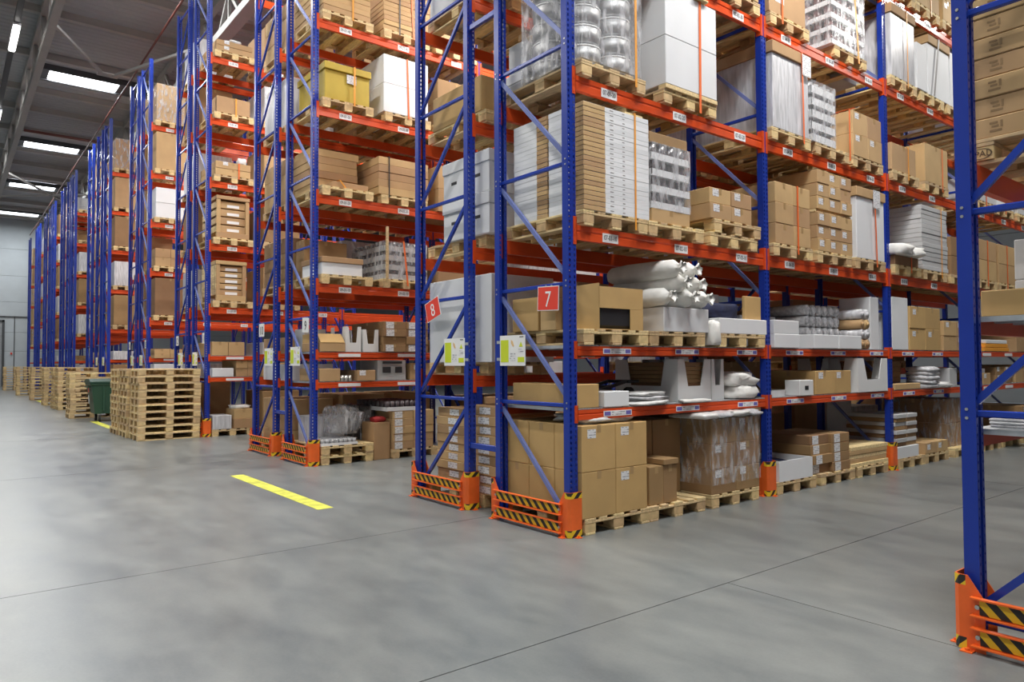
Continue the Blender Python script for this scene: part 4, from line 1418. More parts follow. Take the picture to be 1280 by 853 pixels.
box_obj('wrapped_load', 3.22, 4.02, YF, 1.05, z, z + .90, 'grey_wrap', 'tall grey film-wrapped load with brown cap, ' + w, 'load')
box_obj('cardboard_cover', 3.2, 4.04, YF - .02, 1.07, z + .902, z + 1.04, 'kraft', 'brown cardboard cap on grey wrapped load, ' + w, 'cardboard')
strap(3.86, YF - .02, 1.07, z - .1, z + 1.04, 'strap_orange', 'orange lashing strap on grey wrapped load, ' + w, .03, -.02)
tag(put('paper_sheet', MB().box(-.1, .1, -.002, 0, 0, .26).mesh('paper_sheet', 'paper_label'), None, (3.93, YF - .034, z + .76)), 'white paper note on capped grey load, ' + w, 'paper')
w = W(7, 4, 5)
z = pal(7, 4, 5, 4.62)
tray_stack(w, 4.1, 4.68, YF, 1.0, z, 5, .155, 'jar_glass', 'white goods tray', th=.6, nj=(4, 6))
w = W(7, 4, 6)
z = pal(7, 4, 6, 5.58)
cartons(w, 5.15, 5.98, YF, 1.08, z, z + .62, 2, 2, 1, 'kraft', 'brown carton', lab=.8, labv=.8)
strap(5.05, YF, 1.08, z - .1, z + .6, 'strap_orange', 'orange strap hanging left of brown cartons, ' + w)
w = W(7, 4, 7)
z = pal(7, 4, 7, 6.76)
cartons(w, 6.3, 7.1, YF, 1.0, z, z + .40, 1, 1, 1, 'kraft', 'wide brown carton', lab=0)
strap(6.82, YF, 1.0, z - .1, z + .40, 'strap_amber', 'amber lashing strap over wide carton, ' + w, .025)
w = W(7, 4, 8)
z = pal(7, 4, 8, 7.85)
cartons(w, 7.42, 8.28, YF, 1.0, z, z + .60, 1, 1, 1, 'kraft', 'big brown carton', lab=0)
strap(8.05, YF, 1.0, z - .1, z + .60, 'strap_orange', 'orange lashing strap over big carton, ' + w, .02)
for p, xx in ((10, 9.90), (11, 10.85), (12, 11.9)):
    w = W(7, 4, p)
    z = pal(7, 4, p, xx)
    box_obj('grey_box', xx - .42, xx + .42, YF, 1.05, z, z + .42, 'grey_box' if p != 11 else 'white_box', '%s wrapped box, %s' % ('grey' if p != 11 else 'white', w), 'box')
    strap(xx, YF, 1.05, z - .1, z + .42, 'strap_orange', 'orange lashing strap over wrapped box, ' + w)

# ---- rack 7, level 5 and 6
w = W(7, 5, 1)
z = pal(7, 5, 1, .55)
cartons(w, .12, .95, YF, 1.05, z, z + .9, 2, 3, 2, 'kraft', 'brown carton', lab=0)
w = W(7, 5, 2)
z = pal(7, 5, 2, 1.55)
cartons(w, 1.15, 1.95, YF, 1.05, z, z + .9, 2, 3, 1, 'kraft', 'brown carton', lab=0)
w = W(7, 5, 3)
z = pal(7, 5, 3, 2.55)
cartons(w, 2.15, 2.95, YF, 1.05, z, z + .8, 1, 2, 1, 'kraft', 'brown carton', lab=0)
w = W(7, 5, 4)
z = pal(7, 5, 4, 3.64)
cartons(w, 3.19, 4.0, YF, 1.05, z, z + .75, 1, 1, 1, 'kraft', 'big brown carton', lab=.9, labv=.3, labs=.16)
strap(3.45, YF, 1.05, z - .1, z + .75, 'strap_orange', 'orange lashing strap over big carton, ' + w)
w = W(7, 5, 5)
z = pal(7, 5, 5, 5.15)
tray_stack(w, 4.62, 5.52, YF, 1.08, z, 5, .175, 'jar_red', 'wrapped red jar tray', th=.36, nj=(7, 8))
strap(5.35, YF, 1.08, z - .1, z + .88, 'strap_amber', 'amber lashing strap over red jar trays, ' + w, .04, -.1)
w = W(7, 5, 6)
box_obj('grey_box', 5.58, 6.0, .3, 1.05, ztop(7, 5), ztop(7, 5) + .72, 'grey_box', 'tall grey box behind third upright, ' + w, 'box')
w = W(7, 5, 7)
z = pal(7, 5, 7, 6.75)
box_obj('wrapped_load', 6.34, 7.12, YF, 1.05, z, z + .93, 'grey_wrap', 'tall pale film-wrapped load with brown cap, ' + w, 'load')
box_obj('cardboard_cover', 6.32, 7.14, YF - .02, 1.07, z + .932, z + 1.07, 'kraft', 'brown cardboard cap on pale wrapped load, ' + w, 'cardboard')
strap(6.82, YF - .02, 1.07, z - .1, z + 1.07, 'strap_amber', 'amber lashing strap on pale wrapped load, ' + w, .025)
w = W(7, 5, 8)
z = pal(7, 5, 8, 7.75)
o = handle_box(7.18, 7.55, YF - .01, .9, z, z + .72, 'narrow white box with dark slot, ' + w, holes=False)
put('hand_hole', MB().cbox(-.07, .07, -.0012, .0008, -.02, .02, .0008).mesh('hand_hole', 'dark'), o, (.02, -.455, .4))
box_obj('white_box', 7.6, 8.4, YF, 1.05, z, z + .82, 'white_box', 'wide white box with brown lid, ' + w, 'box')
box_obj('cardboard_cover', 7.58, 8.42, YF - .02, 1.07, z + .822, z + .95, 'kraft', 'brown cardboard lid on wide white box, ' + w, 'cardboard')
strap(7.75, YF - .02, 1.07, z, z + .95, 'strap_grey', 'grey lashing strap slanting over wide white box, ' + w, .05, .22)
w = W(7, 5, 9)
z = pal(7, 5, 9, 8.75)
box_obj('white_box', 8.45, 9.2, YF, 1.05, z, z + .9, 'white_box', 'plain white box, ' + w, 'box')
for p, xx in ((10, 9.90), (11, 10.85), (12, 11.9)):
    w = W(7, 5, p)
    z = pal(7, 5, p, xx)
    box_obj('white_box', xx - .42, xx + .42, YF, 1.05, z, z + .8, 'white_box', 'plain white box, ' + w, 'box')
for p, xx in ((4, 3.64), (5, 4.6), (6, 5.6), (7, 6.76), (8, 7.66), (9, 8.65)):
    w = W(7, 6, p)
    z = pal(7, 6, p, xx)
    cartons(w, xx - .42, xx + .42, YF, 1.05, z, z + .7, 2, 2, 1, 'kraft', 'brown carton', lab=.4)
    strap(xx + .1, YF, 1.05, z - .1, z + .7, 'strap_amber', 'amber lashing strap over cartons, ' + w, .025)

# ---- rack 8 (seen from its end and back)
yf8, yb8 = YR[8] - .03, YR[8] + 1.13
w = W(8, 0, 1)
z = pal(8, 0, 1, .55)
for j in range(2):
    y_a = 1.30 + j * .60
    flat_stack(w, .12, .95, y_a, y_a + .58, z, z + (.95 if j == 0 else .90), 9, ['kraft'], ['rear', 'front'][j] + ' labelled flat carton', lab=True, labside='x', jit=.012)
cartons(W(8, 0, 2), 1.2, 2.0, yf8, yb8, .0, .9, 1, 2, 1, 'kraft_dark', 'dim brown carton', lab=0)
w = W(8, 1, 1)
z = pal(8, 1, 1, .62)
box_obj('white_box', .10, .98, 1.36, 2.60, z, z + .95, 'white_box', 'huge plain white box behind sign eight, ' + w, 'box')
w = W(8, 2, 1)
z = pal(8, 2, 1, .60, mark=False)
for j in range(2):
    for k in range(2):
        handle_box(.12, .95, 1.42 + j * .46, 1.86 + j * .46, z + k * .46, z + k * .46 + .455, 'white lidded archive box%s%s, %s' % (tiern(k, 2), [' rear', ' front'][j], w), lid=.13, group='white archive boxes on rack 8')
strap(.5, 1.40, 2.34, z - .1, z + .93, 'strap_amber', 'amber lashing strap over white archive boxes, ' + w, .025)
cartons(W(8, 2, 2), 1.3, 2.1, 1.6, 2.6, z, z + .8, 2, 3, 1, 'white_box', 'white box', name='white_box', lab=0, tape=False)
w = W(8, 3, 1)
z = pal(8, 3, 1, .60)
box_obj('wrapped_load', .15, .95, 1.6, 2.6, z, z + .4, 'kraft_yellow', 'low yellowish crate load, ' + w, 'load')
w = W(8, 3, 2)
z = pal(8, 3, 2, 1.65)
cartons(w, 1.25, 2.05, yf8 + .05, yb8, z, z + .8, 1, 1, 1, 'kraft_dark', 'film-wrapped brown carton', lab=0)
film_wrap(1.245, 2.055, yf8 + .04, yb8 + .01, z, z + .81, 'clear film around brown carton, ' + w, 'film', .012, 9)
w = W(8, 3, 3)
z = pal(8, 3, 3, 2.65)
box_obj('wrapped_load', 2.2, 3.0, yf8, yb8, z, z + 1.05, 'grey_wrap', 'tall grey wrapped load, ' + w, 'load')
for p, xx, hh, mt, ds in ((1, .6, .35, 'grey_box', 'pale carton'), (2, 1.6, .6, 'kraft', 'brown carton'), (3, 2.6, .7, 'grey_wrap', 'grey wrapped load')):
    w = W(8, 4, p)
    z = pal(8, 4, p, xx)
    box_obj('carton', xx - .42, xx + .42, yf8, yb8, z, z + hh, mt, ds + ', ' + w, 'carton')
for lev in (0, 1, 2, 3):
    for p, xx in ((4, 3.64), (5, 4.65), (6, 5.6), (7, 6.75), (8, 7.75), (9, 8.75), (10, 9.90), (11, 10.85)):
        if (p * 7 + lev * 3) % 5 == 0:
            continue
        w = W(8, lev, p)
        z = pal(8, lev, p, xx, False)
        mt = ['kraft_dark', 'kraft', 'grey_wrap', 'kraft_dark', 'white_box'][(p * 3 + lev * 5) % 5]
        ds = {'kraft_dark': 'dark brown carton', 'kraft': 'brown carton', 'grey_wrap': 'grey wrapped load', 'white_box': 'white box'}[mt]
        box_obj({'grey_wrap': 'wrapped_load', 'white_box': 'white_box'}.get(mt, 'carton'), xx - .42, xx + .42, yf8, yb8, z, z + [.75, .85, 1.0][(p + lev) % 3] - (.15 if lev == 0 else 0), mt, ds + ', ' + w, 'carton' if 'kraft' in mt else 'box')
w = W(8, 0, 3)
z = pal(8, 0, 3, 2.6, False)
cartons(w, 2.2, 3.0, yf8, yb8, z, z + .75, 1, 2, 1, 'kraft_dark', 'dark brown carton', lab=0)

# ---- rack 6 (right edge)
w = W(6, 3, 1).replace('rack six', 'right-edge rack')
y6 = YR[6]
z = pallet(.60, y6 + .52, ztop(6, 3), 'wooden pallet with oval stamp, ' + w, True, 0, 'pallets on the right-edge rack')
e = put('oval_mark', cached('oval', oval_fn, 'ink_soft'), [o for o in bpy.data.objects if o.get('label') == 'wooden pallet with oval stamp, ' + w][0], (-PW / 2 + .0005, PL / 2 - .075, .062))
text('EPAL', .05, 'ink_soft', e, (-.0008, 0, 0), (PI / 2, 0, -PI / 2))
for k in range(10):
    o = tag(put('long_carton', cached('long_carton', lambda m: m.cbox(-.43, .43, -.56, .56, 0, .113, .005), 'kraft'), None, (.60 + random.uniform(-.004, .004), y6 + .53 + random.uniform(-.006, .006), z + k * .116)),
            'printed long brown carton, %s from bottom, %s' % (ORD[k + 1], w), 'carton', 'long printed cartons on the right-edge rack')
    put('print', cached('carton_print', lambda m: m.box(-.4312, -.4302, .405, .465, .03, .042).box(-.4312, -.4302, .40, .412, .05, .088).box(-.4312, -.4302, .42, .455, .055, .066).box(-.4312, -.4302, .425, .465, .075, .086), 'ink_print'), o)
zz = ztop(6, 2) + .0015
w2 = 'second level of right-edge rack'
box_obj('carton', .16, .60, y6 + .78, y6 + 1.06, zz, zz + .15, 'kraft_yellow', 'low brown carton at shelf end, ' + w2, 'carton')
box_obj('carton', .16, .70, y6 + .30, y6 + .74, zz, zz + .32, 'kraft', 'brown carton beside low carton, ' + w2, 'carton')
for k in range(2):
    handle_box(.72, 1.25, y6 + .55, y6 + 1.06, zz + k * .25, zz + .248 + k * .25, '%s of two white boxes, %s' % (['lower', 'upper'][k], w2), holes=False)
zz = ztop(6, 1) + .0015
flat_stack('first level of right-edge rack', .2, 1.4, y6 + .2, y6 + 1.05, zz, zz + .05, 3, ['grey_wrap', 'white_box'], 'thin pale sheet', 'sheet')
box_obj('carton', .35, 1.0, y6 + .15, y6 + .7, .0, .28, 'kraft', 'brown carton on the floor inside right-edge rack', 'carton')

# ---- rack 9
def Y9(f, b):
    return YR[9] + f, YR[9] + b


f9, b9 = Y9(-.05, 1.12)
w = W(9, 0, 1)
z = pal(9, 0, 1, .53, True)
z = pallet(.53, YR[9] + .54, z, 'second stacked pallet carrying a jar tray, ' + w, True, 0, 'pallets on rack 9')
tray_stack(w, .08, .70, f9, YR[9] + .5, z, 1, .1, 'jar_glass', 'white tray of glass jars', nj=(8, 8), wrap=False)
box_obj('wrapped_load', .15, .75, YR[9] + .55, b9 - .1, z, z + .42, 'grey_wrap', 'grey shrink-wrapped block, ' + w, 'load')
bag(.62, YR[9] + .30, .44, .55, .45, .5, 91, 'big crumpled clear film bag, ' + w, 'film_milky', amp=.4)
w = W(9, 0, 2)
box_obj('carton', 1.0, 1.30, f9 + .05, YR[9] + .42, 0, .60, 'kraft', 'tall open brown carton on the floor, ' + w, 'carton')
bag(1.15, YR[9] + .15, .6, .22, .22, .1, 93, 'red and white net in tall open carton, ' + w, 'red_cloth', 'net', cat='net')
box_obj('dark_box', 1.0, 1.28, YR[9] + .5, b9, .0, .85, 'dark', 'dark film-covered box, ' + w, 'box')
film_wrap(.995, 1.285, YR[9] + .49, b9 + .01, .2, .86, 'clear film over dark box, ' + w, 'film', .02, 12)
w = W(9, 0, 3)
z = pal(9, 0, 3, 1.75)
cartons(w, 1.32, 2.1, f9, b9, z, z + .63, 2, 5, 1, 'kraft', 'labelled brown carton', lab=1, labv=.5, labs=.12)
tray_stack(w, 1.2, 1.95, f9, b9, z + .632, 1, .16, 'jar_dark', 'grey tray of dark bottles', nj=(8, 8), wrap=False)
z = ztop(9, 1) + .0015
w = W(9, 1, 1)
o = box_obj('carton', .08, .42, f9 + .05, YR[9] + .8, z, z + .2, 'kraft', 'brown carton with label, ' + w, 'carton')
add_label(o, .34, .77, .2, 'front', .09, -.2, .8)
for k in range(6):
    m = cached('small_jar', lambda m: m.cyl((0, 0, 0), .028, .08, 10).cyl((0, 0, .08), .02, .012, 10), 'silver', True)
    tag(put('jar', m, None, (.46 + (k % 3) * .065, YR[9] + .02 + (k // 3) * .08, z)), 'small silver jar%s %s row, %s' % (coln(k % 3, 3), 'front' if k < 3 else 'rear', w), 'jar', 'small jars on rack 9')
cartons(W(9, 1, 2), .70, 1.02, f9 + .03, YR[9] + .7, z, z + .17, 1, 1, 1, 'kraft', 'brown carton', lab=1)
tb = box_obj('grey_box', 1.1, 1.62, f9 + .1, YR[9] + .7, z, z + .33, 'grey_box', 'grey box with dark slots, ' + W(9, 1, 2), 'box')
put('slot', MB().box(.03, .16, -.376, -.374, .12, .22).box(-.2, -.05, -.376, -.374, .12, .22).box(-.2, .16, -.376, -.374, .27, .31).mesh('slot', 'dark'), tb)
cartons(W(9, 1, 3), 1.7, 2.6, f9 + .1, YR[9] + .7, z, z + .28, 2, 1, 1, 'kraft', 'brown carton', lab=.5)
z = ztop(9, 2) + .0015
w = W(9, 2, 1)
o = box_obj('carton', .08, .50, f9 + .04, YR[9] + .7, z, z + .14, 'kraft', 'brown lidded carton, ' + w, 'carton')
put('lid', MB().prism([(-.36, 0), (.36, 0), (.36, .14), (-.22, .14)], 'x', -.2, .2).mesh('lid', 'kraft_yellow'), o, (0, 0, .141))
cut_bin(.53, .80, f9 + .1, YR[9] + .6, z, z + .40, 'left white cut-out bin, ' + w)
cut_bin(.83, 1.10, f9 + .08, YR[9] + .6, z, z + .36, 'right white cut-out bin, ' + W(9, 2, 2))
cartons(w, .12, .5, YR[9] + .72, b9, z, z + .38, 1, 1, 1, 'grey_box', 'grey box at the back', name='grey_box', lab=0, tape=False)
cartons(W(9, 2, 2), 1.15, 2.0, f9, b9, z, z + .50, 2, 4, 1, 'kraft_dark', 'flat labelled carton', lab=.9, labv=.5, labs=.12, jit=.02)
w = W(9, 3, 1)
z = pal(9, 3, 1, .52, False)
o = box_obj('white_box', .10, .78, f9 + .02, YR[9] + .75, z, z + .19, 'white_box', 'low white box with brown lid, ' + w, 'box')
put('lid', MB().cbox(-.35, .35, -.41, .41, 0, .085, .005).mesh('lid', 'kraft'), o, (0, 0, .191))
cartons(w, .14, .9, YR[9] + .78, b9, z, z + .65, 1, 1, 1, 'kraft_dark', 'brown wrapped carton at the back', lab=0)
w = W(9, 3, 2)
z = pal(9, 3, 2, 1.58, False)
tray_stack(w, 1.16, 1.98, f9 + .02, b9, z, 4, .155, 'jar_dark', 'grey wrapped tray', tray_mat='grey_box', nj=(6, 8), th=.55)
tag(put('timber_post', MB().cbox(-.02, .02, -.02, .02, 0, .85, .003).mesh('timber_post', 'wood'), None, (1.2, f9 - .03, z)), 'upright timber strip at corner of grey trays, ' + w, 'timber')
strap(1.6, f9, b9, z - .1, z + .64, 'strap_orange', 'orange lashing strap over grey trays, ' + w, .03, -.08)
cartons(W(9, 3, 3), 2.2, 2.95, f9, b9, ztop(9, 3) + .001, ztop(9, 3) + .8, 1, 2, 1, 'kraft', 'brown carton', lab=0)
w = W(9, 4, 1)
z = pal(9, 4, 1, .53, False)
flat_stack(w, .1, .95, YR[9] + .45, b9 + .02, z, z + .72, 6, ['kraft'], 'wide brown carton', jit=.02)
cartons(w, .3, .9, YR[9] + .0, YR[9] + .42, z, z + .10, 1, 1, 1, 'kraft', 'torn low carton', lab=0)
strap(.55, f9 + .04, YR[9] + .42, z - .05, z + .12, 'strap_amber', 'amber strap hanging over low carton, ' + w, .03, -.15)
w = W(9, 4, 2)
z = pal(9, 4, 2, 1.55, False)
flat_stack(w, 1.05, 2.0, f9, b9, z, z + .62, 5, ['kraft'], 'thick brown carton', jit=.012)
strap(1.25, f9, b9, z - .05, z + .63, 'strap_black', 'dark strap around thick cartons, ' + w, .02)
cartons(W(9, 4, 3), 2.2, 2.95, f9, b9, ztop(9, 4) + .001, ztop(9, 4) + .8, 1, 2, 1, 'kraft', 'brown carton', lab=0)
w = W(9, 5, 1)
z = pal(9, 5, 1, .53, False)
o = box_obj('yellow_crate', .14, .90, f9 + .02, b9 - .1, z, z + .46, 'yellow_crate', 'olive yellow crate with lid, ' + w, 'crate')
put('lid', MB().cbox(-.40, .40, -.56, .56, 0, .11, .006).mesh('lid', 'yellow_crate'), o, (0, 0, .461))
put('shipping_label', MB().box(-.02, .14, -.545, -.538, .3, .44).mesh('shipping_label', 'paper_label'), o)
strap(.62, f9 - .02, b9 - .08, z - .05, z + .575, 'strap_amber', 'amber lashing strap over olive yellow crate, ' + w, .03)
w = W(9, 5, 2)
z = pal(9, 5, 2, 1.62, False)
for k in range(2):
    handle_box(1.15, 2.0, f9, b9, z + k * .48, z + .478 + k * .48, '%s big white box with slot, %s' % (['lower', 'upper'][k], w), group='big white boxes on rack 9')
strap(1.62, f9, b9, z - .05, z + .96, 'strap_orange', 'orange lashing strap over big white boxes, ' + w, .03, -.03)
w = W(9, 5, 3)
z = pal(9, 5, 3, 2.6, False)
cartons(w, 2.2, 3.0, f9, b9, z, z + .8, 1, 2, 1, 'kraft_dark', 'film-wrapped brown carton', lab=0)
w = W(9, 6, 1)
z = pal(9, 6, 1, .53, False)
flat_stack(w, .1, .92, f9, b9, z, z + .9, 10, ['kraft'], 'brown slatted carton', jit=.012)
strap(.6, f9, b9, z - .05, z + .9, 'strap_amber', 'amber lashing strap over slatted cartons, ' + w, .025)
w = W(9, 6, 2)
z = pal(9, 6, 2, 1.60, False)
flat_stack(w, 1.15, 2.05, f9, b9, z, z + .95, 12, ['kraft'], 'brown flat carton', jit=.008)
strap(1.45, f9, b9, z - .05, z + .95, 'strap_black', 'dark strap over flat cartons, ' + w, .02)
strap(1.72, f9, b9, z - .05, z + .95, 'strap_orange', 'orange lashing strap over flat cartons, ' + w, .03, -.06)
w = W(9, 6, 3)
z = pal(9, 6, 3, 2.6, False)
cartons(w, 2.2, 3.0, f9, b9, z, z + .8, 1, 2, 1, 'kraft', 'brown carton', lab=0)
for lev in (0, 1, 2, 3, 4, 5):
    for p, xx in ((4, 3.64), (5, 4.65), (6, 5.6)):
        if (p + lev) % 4 == 3:
            continue
        w = W(9, lev, p)
        lowlev = lev in (1, 2)
        z = ztop(9, lev) + .0015 if lowlev else pal(9, lev, p, xx, False)
        mt = ['kraft', 'white_box', 'kraft_dark', 'grey_wrap'][(p * 2 + lev * 3) % 4]
        ds = {'kraft_dark': 'dark brown carton', 'kraft': 'brown carton', 'grey_wrap': 'grey wrapped load', 'white_box': 'white box'}[mt]
        box_obj({'grey_wrap': 'wrapped_load', 'white_box': 'white_box'}.get(mt, 'carton'), xx - .42, xx + .42, f9, b9, z, z + (.3 if lowlev else .8), mt, ds + ', ' + w, 'carton' if 'kraft' in mt else 'box')

# ---- rack 10 (seen through its end frame)
f10, b10 = YR[10] - .03, YR[10] + 1.13
for lev in range(0, 7):
    for p, xx in ((1, .58), (2, 1.6), (3, 2.6)):
        if (p + lev * 2) % 5 == 4 and p > 1:
            continue
        w = W(10, lev, p)
        lowlev = lev in (1, 2)
        z = ztop(10, lev) + .0015 if lowlev else pal(10, lev, p, xx, False)
        mt = ['grey_wrap', 'kraft', 'kraft', 'white_box', 'kraft', 'kraft_dark', 'kraft'][(p * 2 + lev) % 7]
        ds = {'kraft_dark': 'dark brown carton', 'kraft': 'brown carton', 'grey_wrap': 'grey wrapped load', 'white_box': 'white box'}[mt]
        if mt.startswith('kraft') and p == 1:
            cartons(w, xx - .42, xx + .42, f10, b10, z, z + (.28 if lowlev else .8), 1, 1 if lowlev else 3, 2, mt, ds, lab=0)
        else:
            box_obj({'grey_wrap': 'wrapped_load', 'white_box': 'white_box'}.get(mt, 'carton'), xx - .42, xx + .42, f10, b10, z, z + (.28 if lowlev else .85), mt, ds + ', ' + w, 'carton' if 'kraft' in mt else 'box')

# ---- rack 11
f11, b11 = YR[11] - .05, YR[11] + 1.12
w = W(11, 7, 1)
z = pal(11, 7, 1, .53)
cartons(w, .12, .9, f11, b11, z, z + .24, 1, 2, 1, 'kraft', 'low pale carton', lab=.6)
bag(.55, f11 + .1, z + .24, .25, .2, .08, 101, 'clear film scrap on low pale cartons, ' + w)
w = W(11, 6, 1)
z = pal(11, 6, 1, .53)
cartons(w, .14, .86, f11, b11, z, z + .36, 1, 1, 1, 'kraft', 'brown carton with folded top', lab=0)
strap(.55, f11, b11, z - .05, z + .36, 'strap_amber', 'amber strap over folded-top carton, ' + w)
w = W(11, 5, 1)
z = pal(11, 5, 1, .53)
cartons(w, .12, .88, f11, b11, z, z + .30, 1, 2, 1, 'kraft', 'low brown carton', lab=.5)
bag(.7, f11 + .1, z + .30, .2, .2, .16, 103, 'round bundle of clear film, ' + w)
strap(.62, f11, b11, z - .05, z + .30, 'strap_orange', 'orange strap over low cartons, ' + w)


def slatted_crate(x0, x1, y0, y1, z0, z1, n, label):
    t = thing('wooden_crate', label, 'crate', ((x0 + x1) / 2, (y0 + y1) / 2, z0), group='wooden crates on rack 11')
    w_, d_, h_ = x1 - x0, y1 - y0, z1 - z0
    for sx in (-1, 1):
        for sy in (-1, 1):
            put('corner_post', cached(('cpost', h_), lambda m: m.cbox(-.04, .04, -.04, .04, 0, h_, .004), 'kraft'), t, (sx * (w_ / 2 - .04), sy * (d_ / 2 - .04), 0))
    put('top_panel', MB().cbox(-w_ / 2 - .01, w_ / 2 + .01, -d_ / 2 - .01, d_ / 2 + .01, h_, h_ + .08, .005).mesh('top_panel', 'kraft'), t)
    put('bottom_panel', MB().cbox(-w_ / 2 + .005, w_ / 2 - .005, -d_ / 2 - .005, -d_ / 2 + .08, 0, .12, .005).mesh('bottom_panel', 'kraft'), t)
    for k in range(n):
        z_ = .13 + (h_ - .14) * k / n
        o = put('inner_carton', cached(('inner', round(h_, 2), n), lambda m: m.cbox(-w_ / 2 + .03, w_ / 2 - .03, -d_ / 2 + .05, d_ / 2 - .02, 0, (h_ - .14) / n * .86, .005), 'kraft'), t, (0, 0, z_))
        put('shipping_label', cached('inner_label', lambda m: m.box(-.12, .14, -.003, -.0004, -.03, .03), 'sign_white'), o, (0, -d_ / 2 + .05, (h_ - .14) / n * .3))
        put('side_slat', cached(('sslat', round(d_, 2)), lambda m: m.cbox(-.012, 0, -d_ / 2 + .02, d_ / 2 - .02, 0, .13, .003), 'wood'), t, (-w_ / 2, 0, z_))


w = W(11, 4, 1)
z = pal(11, 4, 1, .53)
slatted_crate(.16, .86, f11 + .02, b11 - .05, z, z + .85, 4, 'tall brown crate with three labelled slots, ' + w)
w = W(11, 3, 1)
z = pal(11, 3, 1, .53)
slatted_crate(.16, .80, f11 + .02, b11 - .05, z, z + .80, 5, 'tall brown crate with scalloped top, ' + w)
z = ztop(11, 2) + .0015
w = W(11, 2, 1)
cartons(w, .1, .8, f11 + .1, b11, z, z + .3, 2, 1, 1, 'kraft', 'brown carton', lab=.5)
z = ztop(11, 1) + .0015
w = W(11, 1, 1)
handle_box(.1, .55, f11 + .05, f11 + .5, z, z + .19, 'long low white box, ' + w, holes=False)
cartons(w, .62, 1.12, f11 + .1, b11, z, z + .36, 2, 2, 1, 'kraft', 'brown carton', lab=0)
bag(.3, f11 + .6, z, .4, .3, .2, 105, 'grey cloth heap behind white box, ' + w, 'grey_wrap', 'cloth_heap', cat='cloth')
w = W(11, 0, 1)
z = pal(11, 0, 1, .53)
box_obj('wrapped_load', .1, .5, f11, f11 + .6, z, z + .3, 'grey_wrap', 'grey foil-wrapped low load, ' + w, 'load')
cartons(w, .55, .98, f11, f11 + .6, z, z + .42, 1, 2, 1, 'kraft', 'brown carton', lab=0)
bag(.76, f11 + .3, z + .42, .4, .4, .1, 107, 'white film on cartons, ' + w)
for lev in range(0, 8):
    p, xx = 2, 1.6
    w = W(11, lev, p)
    lowlev = lev in (1, 2)
    z = ztop(11, lev) + .0015 if lowlev else pal(11, lev, p, xx, False)
    mt = ['kraft_dark', 'kraft', 'grey_wrap', 'kraft'][lev % 4]
    box_obj('wrapped_load' if mt == 'grey_wrap' else 'carton', xx - .42, xx + .42, f11, b11, z, z + (.3 if lowlev else .8), mt, {'kraft_dark': 'dark brown carton, ', 'kraft': 'brown carton, ', 'grey_wrap': 'grey wrapped load, '}[mt] + w, 'carton')

# ---- racks 12 and beyond: one or two loads at the end of each level
for rw in range(12, 27):
    ff, bb = YR[rw] - .04, YR[rw] + 1.12
    for lev in range(0, 8):
        w = W(rw, lev, 1)
        lowlev = lev in (1, 2)
        if rw % 2 == 0 and rw > 14 and lev in (0, 1, 2):
            continue
        z = ztop(rw, lev) + .001 if lowlev else pal(rw, lev, 1, .55, False)
        pick = (rw * 5 + lev * 3) % 6
        if rw == 13:
            pick = {7: 1, 6: 4, 5: 2, 4: 5, 3: 0}.get(lev, pick)
        if rw == 15:
            pick = {7: 1, 6: 4}.get(lev, pick)
        if rw == 18 and lev >= 6:
            continue
        hh = .30 if lowlev else (1.05 if pick in (0, 1, 4) else .85)
        if pick == 1:
            box_obj('wrapped_load', .14, .95, ff, bb, z, z + hh, 'kraft', 'film-wrapped brown load, ' + w, 'load')
            film_wrap(.135, .955, ff - .006, bb + .006, z, z + hh + .004, 'clear film around brown load, ' + w, 'film', .014, rw)
        elif pick == 2:
            cartons(w, .14, .95, ff, bb, z, z + hh, 1, 1 if lowlev else 2, 1, 'white_box', 'white box', name='white_box', lab=0, tape=False)
        elif pick == 3:
            box_obj('wrapped_load', .14, .95, ff, bb, z, z + hh, 'grey_wrap', 'grey wrapped load, ' + w, 'load')
        elif pick == 5:
            cartons(w, .14, .95, ff, bb, z, z + (.5 if not lowlev else .25), 2, 2, 1, 'kraft', 'small brown carton', lab=0)
        else:
            cartons(w, .14, .95, ff, bb, z, z + hh, 1, 1, 1, 'kraft' if pick else 'kraft_dark', 'large brown carton', lab=0)
    if rw in (13, 15):
        box_obj('red_bundle', 1.1, 1.9, ff + .1, bb, ztop(rw, 2) + .001, ztop(rw, 2) + .3, 'red_cloth', 'dark red bundle, ' + W(rw, 2, 2), 'bundle')
tag(put('teal_drum', MB().cyl((0, 0, 0), .28, .6, 20).mesh('teal_drum', 'teal', True), None, (.5, YR[12] + .4, ztop(12, 5) + PH + .9)), 'teal drum high on the fifth level of rack 12', 'drum') if False else None

# ------------------------------------------------------------------ pallet stacks in the open aisle
def pallet_stack(x, y, n, desc, full, rz=PI / 2):
    for k in range(n):
        pallet(x + random.uniform(-.02, .02), y + random.uniform(-.015, .015), k * (PH + .0006), 'wooden pallet, %s from bottom of the %s' % (ORD[k + 1], desc), full, rz + random.uniform(-.015, .015), 'pallets of the ' + desc)


pallet_stack(-.76, 11.40 + .46, 10, 'nearest pallet stack', True)
pallet_stack(-.80, 11.40 + 1.37, 10, 'middle pallet stack of the near group', False)
pallet_stack(-.82, 11.40 + 2.28, 10, 'rear pallet stack of the near group', False)
pallet_stack(-1.0, 20.0, 9, 'low pallet stack behind green bin', False)
pallet_stack(-.78, 24.8, 10, 'pallet stack behind the green bin', False)
pallet_stack(-.82, 25.75, 10, 'second stack behind the green bin', False)
pallet_stack(-.85, 28.6, 10, 'third stack behind the green bin', False)
pallet_stack(-.85, 33.8, 10, 'distant stack before the far racks', False)
pallet_stack(-.95, 40.5, 10, 'farther distant stack', False)
pallet_stack(-1.0, 50.0, 10, 'farthest stack by far wall', False)

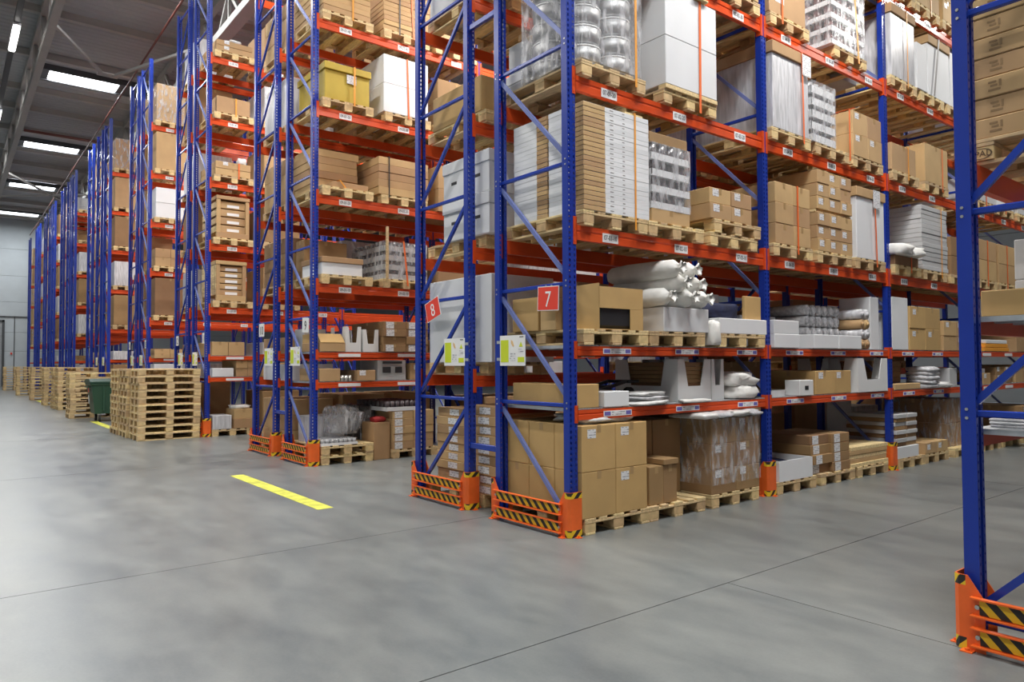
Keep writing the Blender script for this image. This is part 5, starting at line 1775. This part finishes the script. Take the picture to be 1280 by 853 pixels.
# ------------------------------------------------------------------ green wheeled bin
t = thing('wheeled_bin', 'dark green four-wheeled waste container beside the pallet stack', 'waste bin', (-.72, 18.1, 0), 0)
def bin_body(m):
    a, b = (.50, .38), (.60, .46)
    z0, z1 = .22, 1.02
    vs = []
    for (w_, d_), zz_ in ((a, z0), (b, z1)):
        vs += [(-w_, -d_, zz_), (w_, -d_, zz_), (w_, d_, zz_), (-w_, d_, zz_)]
    m.add(vs, [(0, 3, 2, 1), (4, 5, 6, 7), (0, 1, 5, 4), (1, 2, 6, 5), (2, 3, 7, 6), (3, 0, 4, 7)])
    m.cbox(-.63, .63, -.49, .49, 1.0, 1.06, .015)
    for x_ in (-.3, 0, .3):
        m.box(x_ - .02, x_ + .02, -.47, -.40, .3, 1.0)
put('body', MB().mesh('x', None) if False else cached('bin_body', bin_body, 'bin_green'), t)
put('lid', cached('bin_lid', lambda m: m.prism([(-.5, 1.06), (.5, 1.06), (.5, 1.12), (.2, 1.17), (-.3, 1.17), (-.5, 1.1)], 'x', -.64, .64), 'bin_lid'), t)
for sx in (-1, 1):
    for sy in (-1, 1):
        wz = put('wheel', cached('bin_wheel', lambda m: m.cyl((-.025, 0, .09), .09, .05, 16, 'x'), 'rubber'), t, (sx * .38, sy * .3, 0))
        put('caster_fork', cached('bin_fork', lambda m: m.box(-.035, -.028, -.03, .03, .07, .24).box(.028, .035, -.03, .03, .07, .24).box(-.035, .035, -.04, .04, .21, .24), 'silver'), wz)
put('handle', cached('bin_handle', lambda m: m.bar((-.66, -.25, .95), (-.66, .25, .95), .03, .03).bar((-.66, -.25, .95), (-.6, -.25, .95), .03, .03).bar((-.66, .25, .95), (-.6, .25, .95), .03, .03), 'bin_green'), t)
put('sticker', cached('bin_sticker', lambda m: m.add([(-.612, -.15, .8), (-.612, .0, .8), (-.622, .0, .93), (-.622, -.15, .93)], [(0, 1, 2, 3)]), 'sign_red'), t)
put('sticker', cached('bin_sticker2', lambda m: m.add([(-.600, -.15, .5), (-.600, .0, .5), (-.614, .0, .72), (-.614, -.15, .72)], [(0, 1, 2, 3)]), 'sign_white'), t)
